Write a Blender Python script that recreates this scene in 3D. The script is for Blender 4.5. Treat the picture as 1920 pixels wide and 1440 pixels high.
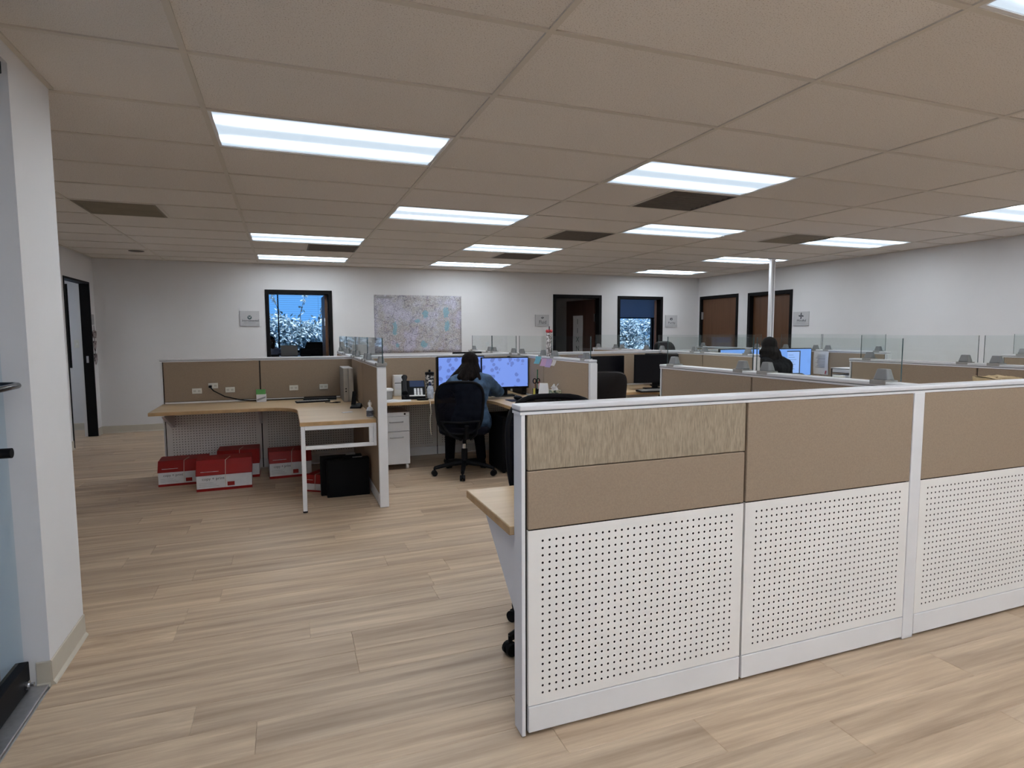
import bpy, math, random
from mathutils import Vector, Matrix
R = math.radians
random.seed(7)
for o in list(bpy.data.objects): bpy.data.objects.remove(o)
scene = bpy.context.scene
COL = scene.collection

# ------------------------------------------------------------------ camera
EYE = 1.374
CEIL = 2.418
def cam_axes(yaw, pitch, roll):
    f = Vector((math.sin(yaw) * math.cos(pitch), math.cos(yaw) * math.cos(pitch), -math.sin(pitch)))
    r = Vector((math.cos(yaw), -math.sin(yaw), 0)); u = r.cross(f)
    c, s = math.cos(roll), math.sin(roll)
    return c * r + s * u, -s * r + c * u, f
cd = bpy.data.cameras.new('camera'); cam = bpy.data.objects.new('camera', cd); COL.objects.link(cam)
cr, cu, cf = cam_axes(0.3620, 0.08458, -0.0044)
cam.matrix_world = Matrix(((cr.x, cu.x, -cf.x, 0), (cr.y, cu.y, -cf.y, 0), (cr.z, cu.z, -cf.z, EYE), (0, 0, 0, 1)))
cd.sensor_width = 36; cd.sensor_fit = 'HORIZONTAL'; cd.lens = 36 * 1127.44 / 1920; cd.clip_start = 0.05; cd.clip_end = 200
scene.camera = cam
FPX = 1127.44
def project(p):
    d = Vector(p) - Vector((0, 0, EYE)); w = d.dot(cf)
    return (960 + FPX * d.dot(cr) / w, 720 - FPX * d.dot(cu) / w, w)

# ------------------------------------------------------------------ world, exposure
world = bpy.data.worlds.new('sky'); scene.world = world; world.use_nodes = True
bg = world.node_tree.nodes['Background']
bg.inputs['Color'].default_value = (0.15, 0.46, 1.0, 1); bg.inputs['Strength'].default_value = 1.0
LAMP = 0.885
sun = bpy.data.lights.new('sun', 'SUN'); sun.energy = 6.0; sun.angle = R(1.0); sun.color = (0.86, 0.94, 1.0)
so = bpy.data.objects.new('sun', sun); COL.objects.link(so); so.rotation_euler = (R(24), R(6), 0)
scene.cycles.transparent_max_bounces = 48; scene.cycles.max_bounces = 14; scene.cycles.diffuse_bounces = 6
scene.view_settings.view_transform = 'Standard'; scene.view_settings.look = 'None'
scene.view_settings.exposure = 0.0; scene.view_settings.gamma = 1.0; scene.view_settings.use_curve_mapping = False

# ------------------------------------------------------------------ materials
class NT:
    def __init__(s, m):
        s.t = m.node_tree; s.n = s.t.nodes; s.bsdf = s.n.get('Principled BSDF'); s.out = s.n.get('Material Output')
    def add(s, kind, **kw):
        nd = s.n.new(kind)
        for k, v in kw.items():
            if k.startswith('_'): setattr(nd, k[1:], v)
            else: nd.inputs[k.replace('__', ' ')].default_value = v
        return nd
    def link(s, a, b): s.t.links.new(a, b)
    def math(s, op, a, b=None, c=None):
        nd = s.n.new('ShaderNodeMath'); nd.operation = op
        for i, v in enumerate((a, b, c)):
            if v is None: continue
            if isinstance(v, (int, float)): nd.inputs[i].default_value = v
            else: s.link(v, nd.inputs[i])
        return nd.outputs[0]
    def ramp(s, fac, stops):
        nd = s.n.new('ShaderNodeValToRGB'); e = nd.color_ramp.elements
        while len(e) < len(stops): e.new(0.5)
        for el, (p, c) in zip(e, stops): el.position = p; el.color = (*c, 1)
        s.link(fac, nd.inputs[0]); return nd.outputs[0]
    def mix(s, fac, a, b, mode='MIX'):
        nd = s.n.new('ShaderNodeMix'); nd.data_type = 'RGBA'; nd.blend_type = mode
        for i, v in ((0, fac), (6, a), (7, b)):
            if isinstance(v, (int, float)): nd.inputs[i].default_value = v
            elif isinstance(v, tuple): nd.inputs[i].default_value = (*v, 1)
            else: s.link(v, nd.inputs[i])
        return nd.outputs[2]
    def coord(s, which='Object', scale=None):
        tc = s.n.new('ShaderNodeTexCoord'); v = tc.outputs[which]
        if scale:
            mp = s.n.new('ShaderNodeMapping'); mp.inputs['Scale'].default_value = scale; s.link(v, mp.inputs[0]); v = mp.outputs[0]
        return v
    def noise(s, vec, scale, detail=3, rough=0.5):
        nd = s.add('ShaderNodeTexNoise', Scale=scale, Detail=detail, Roughness=rough)
        if vec is not None: s.link(vec, nd.inputs['Vector'])
        return nd.outputs['Fac']
    def bump(s, h, strength=0.2, dist=0.01):
        nd = s.add('ShaderNodeBump', Strength=strength, Distance=dist); s.link(h, nd.inputs['Height'])
        s.link(nd.outputs[0], s.bsdf.inputs['Normal'])
MATS = {}
def mat(name, col, rough=0.6, metal=0.0, spec=0.5, var=0.06, vscale=12.0, bump=0.0, emit=None, estr=0.0):
    if name in MATS: return MATS[name]
    m = bpy.data.materials.new(name); m.use_nodes = True; MATS[name] = m; t = NT(m); b = t.bsdf
    b.inputs['Roughness'].default_value = rough; b.inputs['Metallic'].default_value = metal
    b.inputs['Specular IOR Level'].default_value = spec
    if var > 0:
        n = t.noise(t.coord(), vscale, 4)
        lo = tuple(c * (1 - var) for c in col); hi = tuple(min(1, c * (1 + var)) for c in col)
        t.link(t.ramp(n, [(0.3, lo), (0.7, hi)]), b.inputs['Base Color'])
        if bump > 0: t.bump(n, bump, 0.004)
    else: b.inputs['Base Color'].default_value = (*col, 1)
    if emit: b.inputs['Emission Color'].default_value = (*emit, 1); b.inputs['Emission Strength'].default_value = estr
    return m
def newmat(name):
    m = bpy.data.materials.new(name); m.use_nodes = True; MATS[name] = m; return m, NT(m)

mat('wall_paint', (0.66, 0.655, 0.665), 0.75, var=0.015, vscale=3)
mat('white_metal', (0.72, 0.72, 0.74), 0.4, var=0.02)
mat('alu_white', (0.66, 0.66, 0.69), 0.35, var=0.02)
mat('groove', (0.16, 0.17, 0.19), 0.6, var=0.02)
mat('perf_white', (0.80, 0.785, 0.765), 0.5, var=0.025, vscale=5)
mat('base_white', (0.74, 0.735, 0.745), 0.45, var=0.03, vscale=4)
mat('core_dark', (0.025, 0.022, 0.02), 0.8, var=0)
mat('black', (0.0055, 0.0055, 0.007), 0.55, spec=0.12, var=0.1)
mat('black_gloss', (0.008, 0.008, 0.010), 0.15, var=0)
mat('black_fabric', (0.006, 0.006, 0.010), 0.9, spec=0.06, var=0.25, vscale=60)
mat('leather', (0.008, 0.006, 0.0065), 0.45, spec=0.2, var=0.15, vscale=30, bump=0.2)
mat('door_frame', (0.0035, 0.003, 0.0035), 0.6, spec=0.15, var=0.1)
mat('baseboard', (0.48, 0.44, 0.37), 0.5, var=0.03)
mat('chrome', (0.6, 0.6, 0.62), 0.2, metal=1.0, var=0)
mat('grey_metal', (0.38, 0.38, 0.39), 0.4, metal=0.3, var=0.03)
mat('clamp_grey', (0.21, 0.21, 0.215), 0.4, metal=0.2, var=0.03)
mat('outlet_cream', (0.68, 0.66, 0.60), 0.5, var=0.02)
mat('box_red', (0.27, 0.007, 0.005), 0.5, spec=0.3, var=0.12, vscale=6)
mat('box_white', (0.62, 0.62, 0.64), 0.5, var=0.05, vscale=20)
mat('paper', (0.72, 0.72, 0.75), 0.7, var=0.03)
mat('ink', (0.05, 0.05, 0.06), 0.7, var=0)
mat('ink_soft', (0.30, 0.30, 0.32), 0.7, var=0)
mat('logo_green', (0.05, 0.10, 0.11), 0.6, var=0)
mat('socket_face', (0.50, 0.48, 0.43), 0.5, var=0.02)
mat('plastic_white', (0.75, 0.75, 0.74), 0.35, var=0.02)
mat('plastic_grey', (0.30, 0.29, 0.28), 0.5, var=0.04)
mat('green', (0.10, 0.33, 0.09), 0.6, var=0.1)
mat('denim', (0.050, 0.086, 0.145), 0.85, spec=0.15, var=0.45, vscale=16, bump=0.5)
mat('trousers', (0.005, 0.005, 0.008), 0.9, spec=0.08, var=0.2)
mat('skin_a', (0.42, 0.25, 0.17), 0.5, var=0.05)
mat('skin_dark', (0.10, 0.05, 0.03), 0.5, var=0.08)
mat('knit_black', (0.004, 0.004, 0.006), 0.95, spec=0.08, var=0.3, vscale=80)
mat('shirt_light', (0.40, 0.42, 0.55), 0.8, var=0.06)
mat('yellow', (0.75, 0.70, 0.12), 0.4, var=0.03)
mat('red', (0.45, 0.03, 0.04), 0.5, var=0.1)
mat('wood_pen', (0.42, 0.20, 0.10), 0.5, var=0.1)
mat('note_blue', (0.18, 0.52, 0.68), 0.7, var=0.05)
mat('note_pink', (0.66, 0.44, 0.68), 0.7, var=0.04)
mat('note_violet', (0.50, 0.40, 0.70), 0.7, var=0.04)
mat('tan_paper', (0.50, 0.38, 0.22), 0.8, var=0.15, vscale=20, bump=0.4)
mat('cable_white', (0.62, 0.55, 0.46), 0.5, var=0)
mat('vent_dark', (0.10, 0.085, 0.072), 0.6, var=0.1)
mat('vent_tan', (0.22, 0.19, 0.145), 0.7, var=0.1, vscale=5)
mat('wood_edge', (0.43, 0.27, 0.13), 0.45, var=0.12, vscale=20)
mat('concrete', (0.42, 0.42, 0.42), 0.9, var=0.1, vscale=1)
mat('bark', (0.10, 0.08, 0.06), 0.9, var=0.2)
mat('silver', (0.45, 0.45, 0.47), 0.35, metal=0.8, var=0.1, vscale=40)
mat('blind_white', (0.62, 0.66, 0.74), 0.7, var=0.02)
mat('tube_green', (0.02, 0.12, 0.05), 0.5, var=0)
mat('key_white', (0.7, 0.7, 0.72), 0.5, var=0)

def fabric(name, col, streak):
    m, t = newmat(name)
    v = t.coord('Object', (190, 190, 26) if streak else (160, 160, 160))
    n = t.noise(v, 1.0, 3, 0.6)
    k = 0.24 if streak else 0.07
    c = t.ramp(n, [(0.34, tuple(x * (1 - k) for x in col)), (0.66, tuple(x * (1 + k * 0.7) for x in col))])
    n2 = t.noise(t.coord(), 3.0, 2)
    t.link(t.mix(t.math('MULTIPLY', n2, 0.15), c, (col[0] * 0.8, col[1] * 0.78, col[2] * 0.75)), t.bsdf.inputs['Base Color'])
    t.bsdf.inputs['Roughness'].default_value = 0.95; t.bsdf.inputs['Specular IOR Level'].default_value = 0.15
    t.bump(n, 0.12, 0.002)
TAN = (0.325, 0.250, 0.185)
fabric('fabric_plain', TAN, False)
fabric('fabric_streak', (0.355, 0.29, 0.215), True)

def wood(name, c0, c1, sc, rough, rnd):
    m, t = newmat(name)
    v = t.coord('Object', sc)
    if rnd:
        oi = t.n.new('ShaderNodeObjectInfo'); r0 = oi.outputs['Random']
        if rnd == 'island': gi = t.n.new('ShaderNodeNewGeometry'); r0 = gi.outputs['Random Per Island']
        cb = t.n.new('ShaderNodeCombineXYZ'); t.link(t.math('MULTIPLY', r0, 37.0), cb.inputs[0]); t.link(t.math('MULTIPLY', r0, 91.0), cb.inputs[2])
        va = t.n.new('ShaderNodeVectorMath'); va.operation = 'ADD'; t.link(v, va.inputs[0]); t.link(cb.outputs[0], va.inputs[1]); v = va.outputs[0]
    n = t.noise(v, 1.0, 6, 0.64)
    n2 = t.noise(v, 0.35, 2, 0.5)
    s = t.math('ADD', t.math('MULTIPLY', n, 0.66), t.math('MULTIPLY', n2, 0.34))
    c = t.ramp(s, [(0.32, c0), (0.52, tuple((a + b) / 2 for a, b in zip(c0, c1))), (0.68, c1)])
    if rnd:
        c = t.mix(1.0, c, t.ramp(r0, [(0.0, (0.90, 0.90, 0.905)), (1.0, (1.0, 0.985, 0.965))]), 'MULTIPLY')
    t.link(c, t.bsdf.inputs['Base Color']); t.bsdf.inputs['Roughness'].default_value = rough
    t.bump(n, 0.06, 0.002)
wood('plank_wood', (0.30, 0.208, 0.138), (0.68, 0.525, 0.375), (1.2, 22, 1), 0.50, 'object')
wood('plank_wood_field', (0.30, 0.208, 0.138), (0.68, 0.525, 0.375), (1.2, 22, 1), 0.50, 'island')
wood('desk_wood', (0.46, 0.32, 0.18), (0.60, 0.44, 0.27), (2.0, 26, 2), 0.38, None)
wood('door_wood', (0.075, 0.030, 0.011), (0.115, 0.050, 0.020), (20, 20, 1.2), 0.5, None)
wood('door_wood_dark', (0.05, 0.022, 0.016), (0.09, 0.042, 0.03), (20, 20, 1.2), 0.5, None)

m, t = newmat('ceiling_tile')
v = t.coord('Object')
n = t.noise(v, 70, 4, 0.7); n2 = t.noise(v, 190, 2, 0.6); n3 = t.noise(v, 1.5, 2)
oi = t.n.new('ShaderNodeObjectInfo')
c = t.ramp(n2, [(0.33, (0.48, 0.43, 0.385)), (0.42, (0.745, 0.71, 0.675)), (0.75, (0.775, 0.74, 0.705))])
c = t.mix(1.0, c, t.ramp(oi.outputs['Random'], [(0, (0.93, 0.925, 0.92)), (1, (1, 1, 1))]), 'MULTIPLY')
t.link(c, t.bsdf.inputs['Base Color']); t.bsdf.inputs['Roughness'].default_value = 0.95; t.bsdf.inputs['Specular IOR Level'].default_value = 0.1
t.bump(t.math('ADD', n, n2), 0.35, 0.003)
mat('tbar', (0.60, 0.56, 0.50), 0.5, var=0.02)

def glass_mat(name, tint, ior=1.45, gain=1.0):
    m, t = newmat(name); t.n.remove(t.bsdf)
    tr = t.add('ShaderNodeBsdfTransparent', Color=(*tint, 1)); gl = t.add('ShaderNodeBsdfGlossy', Roughness=0.02)
    gl.inputs['Color'].default_value = (0.9, 0.95, 0.95, 1)
    fr = t.add('ShaderNodeFresnel', IOR=ior); mx = t.n.new('ShaderNodeMixShader')
    bf = t.n.new('ShaderNodeNewGeometry').outputs['Backfacing']
    t.link(t.math('MULTIPLY', t.math('MULTIPLY', fr.outputs[0], gain), t.math('SUBTRACT', 1.0, bf)), mx.inputs[0]); t.link(tr.outputs[0], mx.inputs[1]); t.link(gl.outputs[0], mx.inputs[2])
    t.link(mx.outputs[0], t.out.inputs[0]); return m
glass_mat('glass', (0.945, 0.965, 0.96)); glass_mat('glass_door', (0.90, 0.95, 0.97), 1.3); glass_mat('window_glass', (0.93, 0.96, 1.0), 1.2)
mat('glass_edge', (0.03, 0.06, 0.065), 0.2, var=0)
glass_mat('clear_plastic', (0.80, 0.80, 0.80), 1.4)

m, t = newmat('light_lens')
sx = t.n.new('ShaderNodeSeparateXYZ'); t.link(t.coord('Object'), sx.inputs[0])
d = t.math('DIVIDE', t.math('SUBTRACT', t.math('ABSOLUTE', sx.outputs['Y']), 0.155), 0.040)
g = t.math('EXPONENT', t.math('MULTIPLY', t.math('MULTIPLY', d, d), -1.0))
endf = t.math('MINIMUM', t.math('MAXIMUM', t.math('MULTIPLY', t.math('SUBTRACT', 0.60, t.math('ABSOLUTE', sx.outputs['X'])), 7.0), 0.0), 1.0)
ge = t.math('MULTIPLY', g, endf)
st = t.math('ADD', t.math('MULTIPLY', ge, LAMP * 34.0), 0.80)
t.bsdf.inputs['Base Color'].default_value = (0.3, 0.32, 0.33, 1); t.bsdf.inputs['Roughness'].default_value = 0.4
t.link(t.mix(t.math('MINIMUM', t.math('MULTIPLY', ge, 3.0), 1.0), (0.70, 0.85, 1.0), (0.885, 0.945, 1.0)), t.bsdf.inputs['Emission Color'])
t.link(st, t.bsdf.inputs['Emission Strength'])

def screen_mat(name, base, dark, scale, strength, doc=False):
    m, t = newmat(name)
    v = t.coord('Object')
    vo = t.add('ShaderNodeTexVoronoi', Scale=scale); t.link(v, vo.inputs['Vector'])
    nz = t.noise(v, scale * 0.35, 2)
    f = t.math('MULTIPLY', t.math('LESS_THAN', vo.outputs['Distance'], 0.36), t.math('GREATER_THAN', nz, 0.47))
    c = t.mix(t.math('MULTIPLY', f, 0.75), base, dark)
    t.bsdf.inputs['Base Color'].default_value = (0.02, 0.02, 0.03, 1); t.bsdf.inputs['Roughness'].default_value = 0.3
    t.link(c, t.bsdf.inputs['Emission Color']); t.bsdf.inputs['Emission Strength'].default_value = strength
screen_mat('screen_blue', (0.20, 0.33, 0.86), (0.11, 0.17, 0.50), 17, 0.95)
screen_mat('screen_plain', (0.20, 0.42, 1.0), (0.19, 0.39, 0.93), 6, 0.95)
mat('screen_doc', (0.1, 0.1, 0.1), 0.4, var=0, emit=(0.30, 0.50, 1.0), estr=0.95)
mat('screen_line', (0.02, 0.03, 0.06), 0.4, var=0, emit=(0.10, 0.20, 0.50), estr=0.8)
mat('screen_off', (0.003, 0.003, 0.005), 0.3, spec=0.2, var=0)

m, t = newmat('map_print')
v = t.coord('Object')
n = t.noise(v, 2.2, 4, 0.6); nb = t.noise(v, 9, 5, 0.7)
c = t.ramp(n, [(0.28, (0.66, 0.64, 0.70)), (0.42, (0.52, 0.50, 0.57)), (0.50, (0.46, 0.44, 0.40)), (0.56, (0.42, 0.37, 0.33)), (0.64, (0.50, 0.46, 0.55)), (0.75, (0.62, 0.60, 0.64))])
nf = t.noise(v, 55, 5, 0.75)
c = t.mix(0.75, c, t.ramp(nf, [(0.36, (0.10, 0.09, 0.11)), (0.46, (0.48, 0.46, 0.49)), (0.54, (0.55, 0.53, 0.56)), (0.64, (0.95, 0.95, 0.97))]), 'OVERLAY')
for sc_, w_, k_, col_ in ((4.5, 0.016, 0.75, (0.20, 0.18, 0.22)), (9, 0.022, 0.5, (0.28, 0.26, 0.30)), (30, 0.07, 0.35, (0.75, 0.74, 0.78))):
    vo = t.add('ShaderNodeTexVoronoi', Scale=sc_); vo.feature = 'DISTANCE_TO_EDGE'
    wv = t.n.new('ShaderNodeVectorMath'); wv.operation = 'ADD'
    nn = t.add('ShaderNodeTexNoise', Scale=5.0, Detail=4.0); t.link(v, nn.inputs['Vector'])
    ws = t.n.new('ShaderNodeVectorMath'); ws.operation = 'SCALE'; t.link(nn.outputs['Color'], ws.inputs[0]); ws.inputs['Scale'].default_value = 0.30
    t.link(v, wv.inputs[0]); t.link(ws.outputs[0], wv.inputs[1]); t.link(wv.outputs[0], vo.inputs['Vector'])
    c = t.mix(t.math('MULTIPLY', t.math('LESS_THAN', vo.outputs['Distance'], w_), k_), c, col_)
sx = t.n.new('ShaderNodeSeparateXYZ'); t.link(v, sx.inputs[0])
for (px, pz, rx, rz) in ((0.10, 0.16, 0.055, 0.075), (0.46, 0.19, 0.06, 0.12), (0.47, -0.05, 0.045, 0.12), (0.08, -0.33, 0.06, 0.06), (-0.40, -0.06, 0.04, 0.13), (-0.02, 0.05, 0.05, 0.03), (-0.36, -0.34, 0.03, 0.06)):
    dx = t.math('DIVIDE', t.math('SUBTRACT', sx.outputs['X'], px), rx); dz = t.math('DIVIDE', t.math('SUBTRACT', sx.outputs['Z'], pz), rz)
    rr = t.math('ADD', t.math('ADD', t.math('MULTIPLY', dx, dx), t.math('MULTIPLY', dz, dz)), t.math('MULTIPLY', nb, 5.0))
    c = t.mix(t.math('MULTIPLY', t.math('LESS_THAN', rr, 3.2), 0.7), c, (0.17, 0.42, 0.52))
c = t.mix(1.0, c, (0.80, 0.83, 0.87), 'MULTIPLY')
t.link(c, t.bsdf.inputs['Base Color']); t.bsdf.inputs['Roughness'].default_value = 0.6

m, t = newmat('leaf')
gi = t.n.new('ShaderNodeNewGeometry')
t.link(t.ramp(gi.outputs['Random Per Island'], [(0.0, (0.04, 0.085, 0.10)), (0.45, (0.24, 0.33, 0.36)), (1.0, (0.80, 0.86, 0.86))]), t.bsdf.inputs['Base Color'])
t.bsdf.inputs['Roughness'].default_value = 0.6
m, t = newmat('hair')
v = t.coord('Object', (60, 60, 7)); n = t.noise(v, 1.0, 4)
t.link(t.ramp(n, [(0.3, (0.003, 0.0025, 0.0025)), (0.7, (0.014, 0.010, 0.009))]), t.bsdf.inputs['Base Color'])
t.bsdf.inputs['Roughness'].default_value = 0.6; t.bsdf.inputs['Specular IOR Level'].default_value = 0.03; t.bump(n, 0.5, 0.006)
m, t = newmat('tissue_print')
v = t.coord('Object'); n = t.noise(v, 28, 3, 0.7)
t.link(t.ramp(n, [(0.40, (0.01, 0.02, 0.015)), (0.47, (0.05, 0.14, 0.11)), (0.53, (0.55, 0.55, 0.40)), (0.62, (0.04, 0.08, 0.06))]), t.bsdf.inputs['Base Color'])
m, t = newmat('mesh_back')
t.bsdf.inputs['Base Color'].default_value = (0.004, 0.004, 0.008, 1); t.bsdf.inputs['Roughness'].default_value = 0.9; t.bsdf.inputs['Specular IOR Level'].default_value = 0.1
tr = t.n.new('ShaderNodeBsdfTransparent'); mx = t.n.new('ShaderNodeMixShader'); mx.inputs[0].default_value = 0.96
t.link(tr.outputs[0], mx.inputs[1]); t.link(t.bsdf.outputs[0], mx.inputs[2]); t.link(mx.outputs[0], t.out.inputs[0])
m, t = newmat('shade_cloth')
t.bsdf.inputs['Base Color'].default_value = (0.5, 0.52, 0.58, 1); tl = t.add('ShaderNodeBsdfTranslucent', Color=(0.45, 0.48, 0.55, 1)); mx = t.n.new('ShaderNodeMixShader'); mx.inputs[0].default_value = 0.55
t.link(t.bsdf.outputs[0], mx.inputs[1]); t.link(tl.outputs[0], mx.inputs[2]); t.link(mx.outputs[0], t.out.inputs[0])
m, t = newmat('speckled')
v = t.coord('Object'); n = t.noise(v, 45, 2, 0.5)
t.link(t.ramp(n, [(0.52, (0.010, 0.010, 0.012)), (0.60, (0.55, 0.52, 0.50))]), t.bsdf.inputs['Base Color'])
m, t = newmat('beads')
v = t.coord('Object'); n = t.noise(v, 60, 2, 0.6)
t.link(t.ramp(n, [(0.38, (0.08, 0.06, 0.055)), (0.5, (0.30, 0.27, 0.26)), (0.62, (0.60, 0.57, 0.57))]), t.bsdf.inputs['Base Color'])
m, t = newmat('patterned_red')
v = t.coord('Object'); n = t.noise(v, 30, 2, 0.5)
t.link(t.ramp(n, [(0.45, (0.05, 0.02, 0.025)), (0.55, (0.40, 0.33, 0.34))]), t.bsdf.inputs['Base Color'])

# ------------------------------------------------------------------ mesh helpers
OFF = {}
class MB:
    def __init__(s): s.v = []; s.f = []; s.mi = []; s.cur = 0
    def _add(s, vs, fs):
        b = len(s.v); s.v += [tuple(v) for v in vs]
        for f in fs: s.f.append(tuple(b + i for i in f)); s.mi.append(s.cur)
        return s
    def box(s, x0, x1, y0, y1, z0, z1):
        return s._add([(x0,y0,z0),(x1,y0,z0),(x1,y1,z0),(x0,y1,z0),(x0,y0,z1),(x1,y0,z1),(x1,y1,z1),(x0,y1,z1)],
            [(0,3,2,1),(4,5,6,7),(0,1,5,4),(1,2,6,5),(2,3,7,6),(3,0,4,7)])
    def hexa(s, pts):   # 4 bottom + 4 top
        return s._add(pts, [(0,3,2,1),(4,5,6,7),(0,1,5,4),(1,2,6,5),(2,3,7,6),(3,0,4,7)])
    def obox(s, c, half, M=None):
        pts = []
        for k in range(8):
            sx, sy, sz = [(-1,-1,-1),(1,-1,-1),(1,1,-1),(-1,1,-1),(-1,-1,1),(1,-1,1),(1,1,1),(-1,1,1)][k]
            p = Vector((sx*half[0], sy*half[1], sz*half[2]))
            if M is not None: p = M @ p
            pts.append(p + Vector(c))
        return s.hexa(pts)
    def prism(s, poly, z0, z1):
        n = len(poly)
        return s._add([(x,y,z0) for x,y in poly] + [(x,y,z1) for x,y in poly],
            [tuple(range(n-1,-1,-1)), tuple(range(n,2*n))] + [(i,(i+1)%n,n+(i+1)%n,n+i) for i in range(n)])
    def prism_ax(s, poly, a0, a1, axis):   # polygon in the two other axes, extruded along axis ('x' -> (y,z), 'y' -> (x,z))
        n = len(poly)
        P = (lambda p,a: (a,p[0],p[1])) if axis == 'x' else (lambda p,a: (p[0],a,p[1]))
        return s._add([P(p,a0) for p in poly] + [P(p,a1) for p in poly],
            [tuple(range(n-1,-1,-1)), tuple(range(n,2*n))] + [(i,(i+1)%n,n+(i+1)%n,n+i) for i in range(n)])
    def tube(s, pts, r, n=8, caps=True):
        pts = [Vector(p) for p in pts]; rs = r if isinstance(r, (list, tuple)) else [r]*len(pts)
        rings = []; up = None
        for i, p in enumerate(pts):
            d = (pts[min(i+1,len(pts)-1)] - pts[max(i-1,0)]).normalized()
            if up is None:
                up = Vector((0,0,1)) if abs(d.z) < 0.9 else Vector((1,0,0))
            a = d.cross(up); a = a.normalized() if a.length > 1e-6 else Vector((1,0,0)); b = a.cross(d).normalized(); up = b
            rings.append([p + rs[i]*(math.cos(2*math.pi*k/n)*a + math.sin(2*math.pi*k/n)*b) for k in range(n)])
        vs = [q for rg in rings for q in rg]; fs = []
        for i in range(len(pts)-1):
            for k in range(n): fs.append((i*n+k, i*n+(k+1)%n, (i+1)*n+(k+1)%n, (i+1)*n+k))
        if caps: fs += [tuple(range(n-1,-1,-1)), tuple((len(pts)-1)*n+k for k in range(n))]
        return s._add(vs, fs)
    def lathe(s, prof, c=(0,0,0), n=16, sx=1.0, sy=1.0):
        vs = []; fs = []
        for r, z in prof:
            for k in range(n): vs.append((c[0]+sx*r*math.cos(2*math.pi*k/n), c[1]+sy*r*math.sin(2*math.pi*k/n), c[2]+z))
        for i in range(len(prof)-1):
            for k in range(n): fs.append((i*n+k, i*n+(k+1)%n, (i+1)*n+(k+1)%n, (i+1)*n+k))
        fs += [tuple(range(n-1,-1,-1)), tuple((len(prof)-1)*n+k for k in range(n))]
        return s._add(vs, fs)
    def ball(s, c, r, nu=14, nv=9):
        if not isinstance(r, (tuple, list)): r = (r,r,r)
        vs = [(c[0],c[1],c[2]-r[2])]; fs = []
        for j in range(1, nv):
            a = -math.pi/2 + math.pi*j/nv
            for k in range(nu): vs.append((c[0]+r[0]*math.cos(a)*math.cos(2*math.pi*k/nu), c[1]+r[1]*math.cos(a)*math.sin(2*math.pi*k/nu), c[2]+r[2]*math.sin(a)))
        vs.append((c[0],c[1],c[2]+r[2])); L = len(vs)-1
        for k in range(nu):
            fs.append((0, 1+(k+1)%nu, 1+k)); fs.append((L, 1+(nv-2)*nu+k, 1+(nv-2)*nu+(k+1)%nu))
        for j in range(nv-2):
            for k in range(nu): fs.append((1+j*nu+k, 1+j*nu+(k+1)%nu, 1+(j+1)*nu+(k+1)%nu, 1+(j+1)*nu+k))
        return s._add(vs, fs)
    def grid(s, fn, nu, nv):
        vs = [fn(i/nu, j/nv) for j in range(nv+1) for i in range(nu+1)]
        return s._add(vs, [(j*(nu+1)+i, j*(nu+1)+i+1, (j+1)*(nu+1)+i+1, (j+1)*(nu+1)+i) for j in range(nv) for i in range(nu)])
    def build(s, name, material, parent=None, world=False, smooth=False, bevel=0.0, seg=2, solid=0.0, subsurf=0):
        me = bpy.data.meshes.new(name)
        off = OFF.get(parent.name, Vector()) if (parent and world) else Vector()
        me.from_pydata([tuple(Vector(v) - off) for v in s.v], [], s.f)
        mats = material if isinstance(material, (list, tuple)) else [material]
        for mm in mats: me.materials.append(MATS[mm])
        if len(mats) > 1: me.polygons.foreach_set('material_index', s.mi)
        if smooth:
            me.polygons.foreach_set('use_smooth', [True]*len(me.polygons)); me.set_sharp_from_angle(angle=R(40))
        me.update()
        o = bpy.data.objects.new(name, me); COL.objects.link(o)
        if parent: o.parent = parent; OFF[o.name] = OFF.get(parent.name, Vector())
        if solid: md = o.modifiers.new('solid', 'SOLIDIFY'); md.thickness = solid; md.offset = 0
        if subsurf: md = o.modifiers.new('sub', 'SUBSURF'); md.levels = subsurf; md.render_levels = subsurf
        if bevel: md = o.modifiers.new('bevel', 'BEVEL'); md.width = bevel; md.segments = seg; md.limit_method = 'ANGLE'; md.angle_limit = R(45)
        return o
def tag(o, label, cat, group=None):
    o['label'] = label; o['category'] = cat
    if group: o['group'] = group
    return o
def thing(name, loc, label, cat, group=None, rz=0.0):
    o = bpy.data.objects.new(name, None); COL.objects.link(o); o.location = loc; o.rotation_euler = (0,0,rz); o.empty_display_size = 0.1
    OFF[o.name] = Vector(loc); return tag(o, label, cat, group)
def struct(o): o['kind'] = 'structure'; return o
def sempty(name, loc=(0,0,0)):
    o = bpy.data.objects.new(name, None); COL.objects.link(o); o.location = loc; OFF[o.name] = Vector(loc); return struct(o)
def copy_tree(o, parent=None):
    c = o.copy(); COL.objects.link(c); c.parent = parent
    for ch in o.children: copy_tree(ch, c)
    return c
def text_obj(name, body, size, M, material, parent, depth=0.0006, fit=None):
    cu_ = bpy.data.curves.new(name, 'FONT'); cu_.body = body; cu_.size = size; cu_.extrude = depth; cu_.align_x = 'CENTER'; cu_.align_y = 'CENTER'; cu_.resolution_u = 2
    to = bpy.data.objects.new(name + '_curve', cu_); COL.objects.link(to)
    me = bpy.data.meshes.new_from_object(to.evaluated_get(bpy.context.evaluated_depsgraph_get()))
    bpy.data.objects.remove(to); bpy.data.curves.remove(cu_)
    if fit:
        w = max(v.co.x for v in me.vertices) - min(v.co.x for v in me.vertices)
        me.transform(Matrix.Diagonal((fit / w, 1, 1, 1)))
    me.transform(M); me.materials.clear(); me.materials.append(MATS[material])
    o = bpy.data.objects.new(name, me); COL.objects.link(o)
    if parent:
        o.parent = parent; me.transform(Matrix.Translation(-OFF.get(parent.name, Vector())))
    return o
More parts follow.
